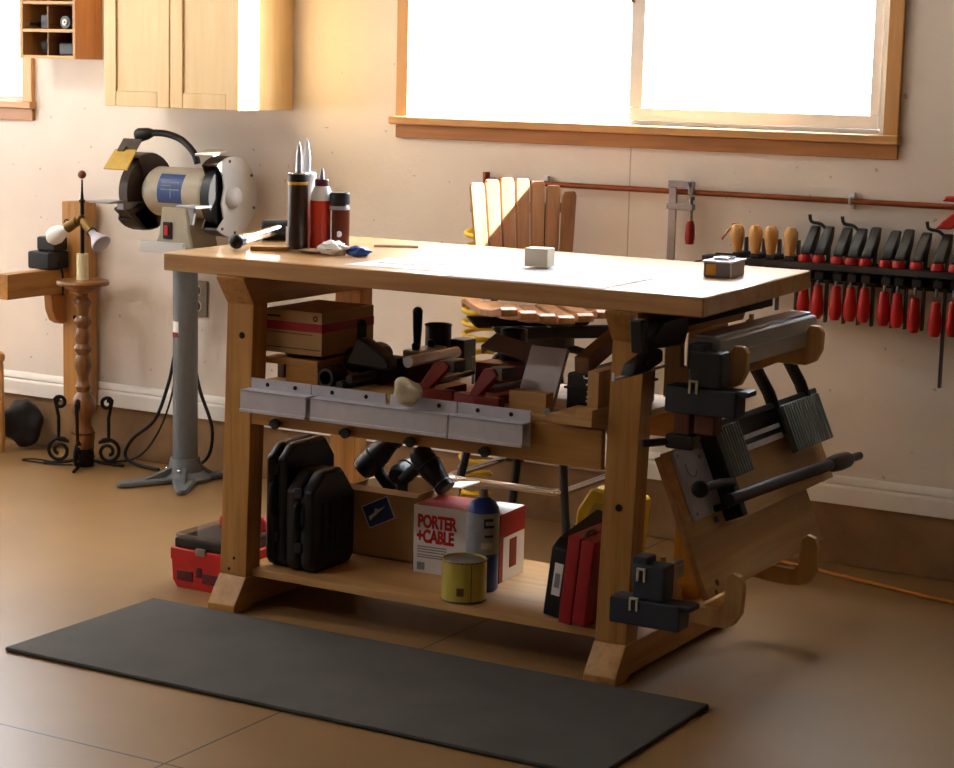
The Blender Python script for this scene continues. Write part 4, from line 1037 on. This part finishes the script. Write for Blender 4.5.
# ------------------------------------------------------------------ compressed-air line, coil hose, wall clips
t = thing('copper_pipe', 'long copper air pipe running along the wall above the clamp rack', 'pipe', (-2.3, 5.50, 1.057))
m = MB(); m.tube([(-3.15, 5.50, 1.058), (-1.2, 5.50, 1.058)], .0085, 12); m.end('tube', 'copper', t)
m = MB(); m.tube([(-3.155, 5.50, 1.038), (-3.155, 5.50, 1.058), (-3.155, 5.50, 1.085)], .0115, 12); m.tube([(-3.16, 5.50, 1.058), (-3.12, 5.50, 1.058)], .0115, 12); m.end('tee_fitting', 'copper', t)
for x in (-1.966, -2.95):
    m = MB(); m.torus((x, 5.50, 1.058), (1, 0, 0), .0105, .003, n=16); m.box(x-.007, x+.007, 5.51, 5.524, 1.036, 1.082, .002); m.end('pipe_clip', 'ring_white', t)
m = MB(); hx, hy = -3.118, 5.41
pts = [(-3.155, 5.49, 1.03), (-3.155, 5.47, .98), (hx, hy, .93)]
n = 24*16
for k in range(n+1):
    a = 2*PI*k/16; z = .93-(.93-.05)*(k/n)**.92
    rr = .047
    pts.append((hx+rr*math.cos(a), hy+rr*math.sin(a), z))
m.tube(pts, .0078, 7)
single('air_hose', m, 'yellow', 'yellow coiled air hose hanging from the end of the copper pipe', 'hose', (hx, hy, 1.0))

# F clamp hanging on the pipe
t = thing('bar_clamp', 'steel F-clamp with one red handle hanging from the copper pipe', 'clamp', (-2.503, 5.47, 1.0))
m = MB(); m.box(-2.520, -2.496, 5.478, 5.486, .72, 1.088, .001); m.end('bar', 'steel', t)
m = MB(); m.box(-2.523, -2.443, 5.474, 5.49, 1.07, 1.092, .003); m.box(-2.458, -2.441, 5.474, 5.49, 1.052, 1.09, .003); m.end('fixed_jaw', 'steel', t)
m = MB(); m.box(-2.525, -2.438, 5.472, 5.492, 1.006, 1.024, .003); m.end('sliding_jaw', 'steel', t)
m = MB(); m.cyl((-2.449, 5.482, .965), (-2.449, 5.482, 1.044), .0065); m.cyl((-2.449, 5.482, 1.036), (-2.449, 5.482, 1.046), .011); m.end('screw', 'steel', t)
m = MB(); m.lathe([(0, 0), (.012, .002), (.0145, .02), (.0135, .055), (.009, .07), (0, .072)], (-2.449, 5.482, .905), seg=16); m.end('handle', 'red_dark', t)

# ------------------------------------------------------------------ clamp rack
t = thing('clamp_rack', 'dark wooden clamp rack fixed along the wall under the copper pipe', 'rack', (-1.9, 5.47, .868))
m = MB(); m.box(-2.37, -1.3, 5.395, 5.449, .868, .886, .002); m.end('front_rail', 'rack_dark', t)
m = MB(); m.box(-2.37, -1.3, 5.488, 5.5055, .868, .886, .002); m.end('rear_rail', 'rack_dark', t)
for x0 in (-2.39, -2.0805, -1.3):
    m = MB(); m.box(x0-.004, x0+.006, 5.397, 5.505, .864, .8675, .001); m.end('tie', 'rack_dark', t)
m = MB(); m.box(-2.37, -1.3, 5.506, 5.523, .82, .8675, .002); m.end('back_board', 'rack_dark', t)
ordinal = ['first', 'second', 'third', 'fourth', 'fifth', 'sixth', 'seventh', 'eighth', 'ninth', 'tenth']
hx_ = [-2.062, -2.020, -1.966, -1.923, -1.883, -1.825, -1.787, -1.737, -1.677, -1.628]
hz_ = [0, 0, 0, 0, 0, -.004, -.006, -.016, -.022, -.018]
RG = 'red-handled clamps on the rack'
def red_clamp(x, dz, long, tilt, label, lever):
    t = thing('bar_clamp', label, 'clamp', (x, 5.42, .868), 0, RG)
    L = local(t)
    m = local(t); m.box(.006, .012, .035, .055, (-.31 if long else -.155), .085, .001); m.end('bar', 'dark_steel', t)
    # curved fixed jaw: from the bar down to the pad in front
    m = local(t); m.prism([(.064, .118+tilt), (.05, .115+tilt), (.026, .094), (-.004, .066), (-.018, .05), (-.018, .0405), (.012, .0405), (.036, .054), (.056, .085)], 'x', -.009, .019, .003); m.end('fixed_jaw', 'black', t)
    m = local(t); m.lathe([(0, 0), (.0175, .001), (.019, .01), (.015, .021), (0, .022)], (0, -.008, .0185), seg=16); m.end('pad', 'red', t)
    m = local(t); m.prism([(.06, -.008), (.06, -.04), (.02, -.032), (-.012, -.03), (-.012, -.006)], 'x', -.009, .019, .003); m.end('sliding_jaw', 'black', t)
    m = local(t); m.cyl((0, -.002, -.052), (0, -.002, -.005), .005, seg=10); m.end('screw', 'steel', t)
    m = local(t); m.lathe([(0, 0), (.012, .002), (.018, .018), (.0185, .045), (.014, .075), (.013, .092), (.010, .098), (0, .099)], (0, -.002, -.142+dz), seg=16); m.end('handle', 'red', t)
    if lever:
        m = local(t); m.tube([(.005, .05, .10), (-.02, .055, .122), (-.05, .055, .128), (-.056, .055, .148)], .005, 8, 3); m.end('release_lever', 'black', t)
for i in range(10):
    red_clamp(hx_[i], hz_[i], i > 7, .006 if i in (4, 6) else 0, f'{ordinal[i]} red-handled clamp along the wall rack counting from the wooden-handled clamps', i in (1, 3, 8))
WG = 'wooden-handled clamps on the rack'
for i, (x, dx, z) in enumerate(((-2.268, -.010, 0), (-2.213, -.006, -.001), (-2.166, -.004, -.002), (-2.108, .006, .004))):
    t = thing('bar_clamp', f'{ordinal[i]} of the clamps with pale wooden handles standing on the wall rack, from the tin end of the bench', 'clamp', (x, 5.415, .886), 0, WG)
    t['label'] = f'{ordinal[i]} wooden-handled clamp along the wall rack from the steel F-clamp'
    m = local(t); m.lathe([(0, 0), (.010, .002), (.013, .012), (.02, .05), (.02, .072), (.012, .086), (0, .088)], (0, 0, .008), (dx*3, 0, 1), 16); m.end('handle', 'handle_wood', t)
    m = local(t); m.cyl((0, 0, .0142), (0, 0, .03), .0055, seg=10); m.end('screw', 'steel', t)
    m = local(t); m.box(.004, .010, .03+.008, .05+.008, -.15, .055, .001); m.end('bar', 'dark_steel', t)
    m = local(t); m.box(-.008, .016, -.014, .062, -.075, -.055, .003); m.end('fixed_jaw', 'black', t)
    m = local(t); m.box(-.01, .018, -.014, .06, .0005, .014, .003); m.end('sliding_jaw', 'black', t)
    if i == 0:
        m = local(t); m.tube([(-.01, 0, .092), (-.03, -.0, .075), (-.05, 0, .048)], .0035, 8); m.tube([(-.018, 0, .094), (.002, 0, .094)], .005, 8); m.end('tommy_bar', 'red_oak_z', t)
t = thing('spring_clamp', 'red spring clamp gripping the copper pipe at the frame edge', 'clamp', (-1.655, 5.47, 1.05))
m = MB(); m.prism([(-1.705, .998), (-1.66, .998), (-1.63, 1.03), (-1.63, 1.045), (-1.66, 1.042), (-1.685, 1.02)], 'y', 5.455, 5.485, .004); m.end('grip', 'red', t)
m = MB(); m.prism([(-1.69, 1.075), (-1.60, 1.072), (-1.60, 1.088), (-1.68, 1.09)], 'y', 5.455, 5.485, .004); m.end('jaw', 'red', t)

# ------------------------------------------------------------------ rack and tools on the bench end
BX = -1.942
BG = 'plywood cradles on the bench end'
def cradle(y0, y1, up_, label):
    t = thing('plywood_cradle', label, 'bracket', (BX, (y0+y1)/2, up_[0][1]), 0, BG)
    m = MB(); m.prism(up_, 'y', y0, y1, .002); m.end('plate', 'ply_z', t)
    m = MB(); m.prism([(p[0], p[1]) for p in ((BX+.012, up_[0][1]-.012), (BX+.003, up_[0][1]-.012), (BX+.003, up_[1][1]+.012), (BX+.012, up_[1][1]+.012))], 'y', y1+.0005, y1+.014, .001); m.end('cleat', 'ply_z', t)
HI = [(BX+.045, .80), (BX+.003, .80), (BX+.003, .665), (BX+.05, .68), (-1.85, .70), (-1.775, .70), (-1.75, .712), (-1.736, .74), (-1.734, .785), (-1.745, .80), (-1.768, .80), (-1.777, .785), (-1.778, .742), (BX+.045, .742)]
LO = [(BX+.035, .27), (BX+.003, .27), (BX+.003, .15), (-1.80, .14), (-1.765, .142), (-1.74, .152), (-1.722, .18), (-1.718, .245), (-1.727, .268), (-1.747, .275), (-1.762, .262), (-1.766, .20), (-1.78, .183), (-1.872, .183)]
cradle(4.225, 4.245, HI, 'upper plywood cradle with a rounded arm at the front of the bench end')
cradle(4.70, 4.72, HI, 'upper plywood cradle with a rounded arm under the wall end of the grey fence bar')
cradle(4.225, 4.245, LO, 'lower plywood cradle with a rounded arm under the front corner of the slanting plywood')
cradle(4.70, 4.72, LO, 'lower plywood cradle with a rounded arm under the wall end of the slanting plywood')
t = thing('fence_bar', 'long aluminium fence bar lying in the plywood cradles', 'fence', (-1.815, 4.48, .7425))
m = MB(); m.prism([(-1.865, .7425), (-1.785, .7425), (-1.782, .78), (-1.785, .782), (-1.785, .812), (-1.792, .816), (-1.86, .816), (-1.865, .81)], 'y', 4.19, 4.79, .001); m.end('extrusion', 'fence_grey', t)
m = MB(); m.box(-1.852, -1.80, 4.193, 4.787, .8165, .823, .001); m.end('top_strip', 'alu', t)

# boards hung at a slant
oB = Vector((-1.958, 4.262, .517)); aB = Vector((.395, 0, -.919)); nB = Vector((.919, 0, .395)); yB = Vector((0, 1, 0))
FB = Matrix(((aB.x, yB.x, nB.x, oB.x), (aB.y, yB.y, nB.y, oB.y), (aB.z, yB.z, nB.z, oB.z), (0, 0, 0, 1)))   # local: s down the board, t towards the wall, h off the board
t = thing('plywood_board', 'plywood board hung at a slant on the bench end behind the dovetail jig', 'board', oB)
m = MB(FB); m.box(0, .352, 0, .755, -.016, 0, .002); m.end('board', 'ply_y', t)
m = MB(FB); m.cyl((.325, .07, -.001), (.325, .07, .002), .008, seg=12); m.cyl((.345, .05, -.001), (.345, .05, .002), .006, seg=12); m.end('screw_hole', 'stick_brown', t)
t = thing('dovetail_jig', 'grey dovetail jig with ribbed clamps and black bar mounted on a slanting board', 'jig', oB)
m = MB(FB); m.box(-.005, .21, .0, .90, .001, .024, .002); m.end('mounting_board', 'ply_y', t)
m = MB(FB); m.box(.0, .168, .005, .165, .0245, .034, .002); pl = m.end('end_plate', 'grey_plate', t)
for s_, t_ in ((.012, .02), (.012, .15), (.155, .02), (.155, .15), (.03, .13)):
    m = MB(FB); m.cyl((s_, t_, .033), (s_, t_, .0365), .004, seg=10); m.end('plate_screw', 'steel', pl)
m = MB(FB); m.torus((.045, .07, .034), (0, 0, 1), .026, .0012, 1.2, 4.2, n=16, seg=5); m.end('scribed_arc', 'dark_steel', pl)
m = MB(FB); m.box(-.02, .2, .17, .20, .0245, .075, .003); m.end('end_bracket', 'black', t)
m = MB(FB)
m.box(.06, .10, .20, .225, .03, .072, .002); m.box(.02, .05, .20, .222, .03, .07, .002); m.box(.12, .19, .20, .23, .03, .06, .002)
m.end('adjuster_block', 'dark_steel', t)
for t0, t1, n_ in ((.175, .335, 9), (.605, .885, 15)):
    m = MB(FB); m.box(-.02, .108, t0+.01, t1, .055, .066, .002); rp = m.end('clamp_plate', 'rib_grey', t)
    m = MB(FB)
    for k in range(n_):
        tt = t0+.012+(t1-t0-.016)*k/n_
        m.box(-.018, .106, tt, tt+(t1-t0)/n_*.55, .066, .073, .001)
    r_o = m.end('rib_row', 'rib_grey', rp)
m = MB(FB); m.box(.02, .032, .33, .61, .03, .05, .001); m.box(.045, .06, .33, .61, .03, .05, .001); m.end('guide_rail', 'alu', t)
m = MB(FB); m.box(-.02, .055, .22, .92, .0245, .03, .001); m.end('beam', 'black', t)
m = MB(FB); m.box(-.035, -.02, .18, .90, .03, .06, .003); m.end('rear_bar', 'black', t)
m = MB(FB); m.tube([(.15, .10, .085), (.158, .40, .085), (.170, .76, .085)], .0155, 12); m.end('clamp_bar', 'black', t)
m = MB(FB); m.lathe([(0, 0), (.017, .0), (.022, .02), (.024, .07), (.022, .12), (.014, .15), (.011, .155), (.011, .22), (0, .222)], (.170, .755, .085), (.045, 1, 0), 16); m.end('bar_handle', 'black', t)
m = MB(FB); m.ball((.10, -.005, .075), .022); m.tube([(.10, -.005, .075), (.105, .09, .085), (.115, .17, .075)], .0115, 10); m.end('knob_lever', 'black', t)
m = MB(FB)
for s_, t_ in ((.185, .12), (.185, .245), (.15, .29)): m.lathe([(0, 0), (.008, 0), (.008, .012), (0, .013)], (s_, t_, .085 if t_ > .28 else .024), (0, 0, 1), 12)
m.end('bolt', 'steel', t)
m = MB(FB)
m.tube([(.16, .12, .0245), (.16, .12, .07)], .009, 8); m.end('bar_post', 'black', t)
m = MB(FB); m.tube([(.165, .64, .0245), (.165, .64, .07)], .009, 8); m.end('bar_post', 'black', t)
for t_ in (.61, .83):
    m = MB(FB); m.tube([(-.02, t_, .05), (-.06, t_-.012, .055), (-.14, t_-.03, .05)], .017, 10); m.end('hanging_arm', 'black_matte', t)

# parallel clamps lying along the bench end
def parallel_clamp(name, loc, label, marks):
    x, y, z = loc
    t = thing('parallel_clamp', label, 'clamp', loc)
    m = MB(); m.box(x-.09, x+.085, y-.03, y+.03, z, z+.062, .006); m.box(x+.08, x+.112, y-.025, y+.025, z+.05, z+.064, .005); m.end('jaw', 'jaw_blue', t)
    m = MB(); m.box(x-.035, x+.045, y-.028, y+.03, z+.0625, z+.145, .008); m.box(x-.04, x-.0, y-.024, y+.026, z+.10, z+.16, .005); m.end('jaw_head', 'jaw_blue', t)
    for dx, zz in marks:
        m = MB(); xa, za = x+dx, z+zz
        m.box(xa-.011, xa-.006, y-.0325, y-.027, za, za+.03, .0005); m.box(xa+.006, xa+.011, y-.0325, y-.027, za, za+.03, .0005); m.box(xa-.011, xa+.011, y-.0325, y-.027, za+.026, za+.031, .0005)
        m.end('emblem', 'off_white', t)
    return t, x, y, z
t, x, y, z = parallel_clamp('upper', (-1.80, 4.155, .65), 'upper dark blue clamp jaw on the bench end under the tabletop', ((-.02, .048),))
m = MB(); m.box(x-.02, x+.005, y+.031, y+.06, z+.02, z+.05, .002); m.end('bar', 'dark_steel', t)
m = MB(); m.box(x-.07, x-.03, y-.02, y+.05, z-.05, z-.0005, .004); m.box(x-.02, x+.03, y-.018, y+.03, z-.045, z-.0005, .004); m.end('clamp_pad', plain('pad_brown', '#5a2a14', .6, 0, .2), t)
m = MB(); m.box(x-.09, x-.02, y-.02, y+.03, z-.085, z-.0505, .006); m.tube([(x-.07, y-.0, z-.068), (x-.13, y-.05, z-.075)], .009, 8); m.end('screw_housing', 'black', t)
t, x, y, z = parallel_clamp('lower', (-1.872, 4.055, .172), 'lower dark blue clamp jaw with two white marks beside the bench foot', ((-.028, .035), (-.012, .105)))
m = MB(); m.box(x+.0, x+.012, y+.031, y+.15, z+.085, z+.112, .001); m.box(x+.0, x+.012, y+.031, y+.15, z+.115, z+.125, .001); m.end('bar', 'steel', t)
QX = -1.912
t = thing('quick_clamp', 'black quick-grip clamp lying along the bench end under the tabletop', 'clamp', (QX, 4.3, .76))
m = MB(); m.prism([(3.97, .748), (3.99, .772), (4.10, .797), (4.13, .79), (4.13, .762), (4.06, .748)], 'x', QX-.018, QX+.014, .004); hd = m.end('head', 'black', t)
m = MB(); m.cyl((QX+.0138, 4.04, .77), (QX+.0165, 4.04, .77), .005, seg=12); m.end('rivet', 'chrome', hd)
m = MB(); m.box(QX-.006, QX+.004, 4.13, 4.80, .828, .848, .001); m.end('bar', 'black_matte', t)
m = MB(); m.prism([(4.08, .797), (4.24, .79), (4.26, .83), (4.25, .862), (4.12, .858), (4.06, .825)], 'x', QX-.02, QX+.018, .006); m.end('sliding_body', 'black', t)
m = MB(); m.prism([(4.03, .79), (4.06, .79), (4.05, .868), (4.015, .868)], 'x', QX-.02, QX+.012, .004); m.end('trigger', 'navy_black', t)
m = MB(); m.box(-1.938, -1.931, 3.95, 4.23, .737, .7425, .0005); m.box(-1.938, -1.931, 3.95, 3.953, .7425, .756, .0005)
single('straightedge', m, 'glint_white', 'thin bright aluminium straightedge sticking out beside the bench leg', 'straightedge', (-1.935, 4.1, .737))
for i, xx in enumerate((-1.918, -1.872)):
    m = MB(); m.lathe([(.009, 0), (.014, 0), (.014, .34), (.009, .34), (.009, 0)], (xx, 4.255, .715), (0, 1, 0), 16)
    single('black_tube', m, 'black', ('black tube end next to the bench leg below the straightedge', 'black tube end next to the upper blue clamp jaw')[i], 'tube', (xx, 4.255, .70))

# orange cord on the floor by the wall
m = MB(); m.tube([(-2.2, 5.46, .006), (-2.0, 5.413, .006), (-1.78, 5.345, .006), (-1.53, 5.275, .006), (-1.2, 5.25, .006)], .0055, 8, 5)
single('extension_cord', m, 'orange_hose', 'orange extension cord along the floor by the concrete curb', 'cord', (-1.7, 5.33, 0))
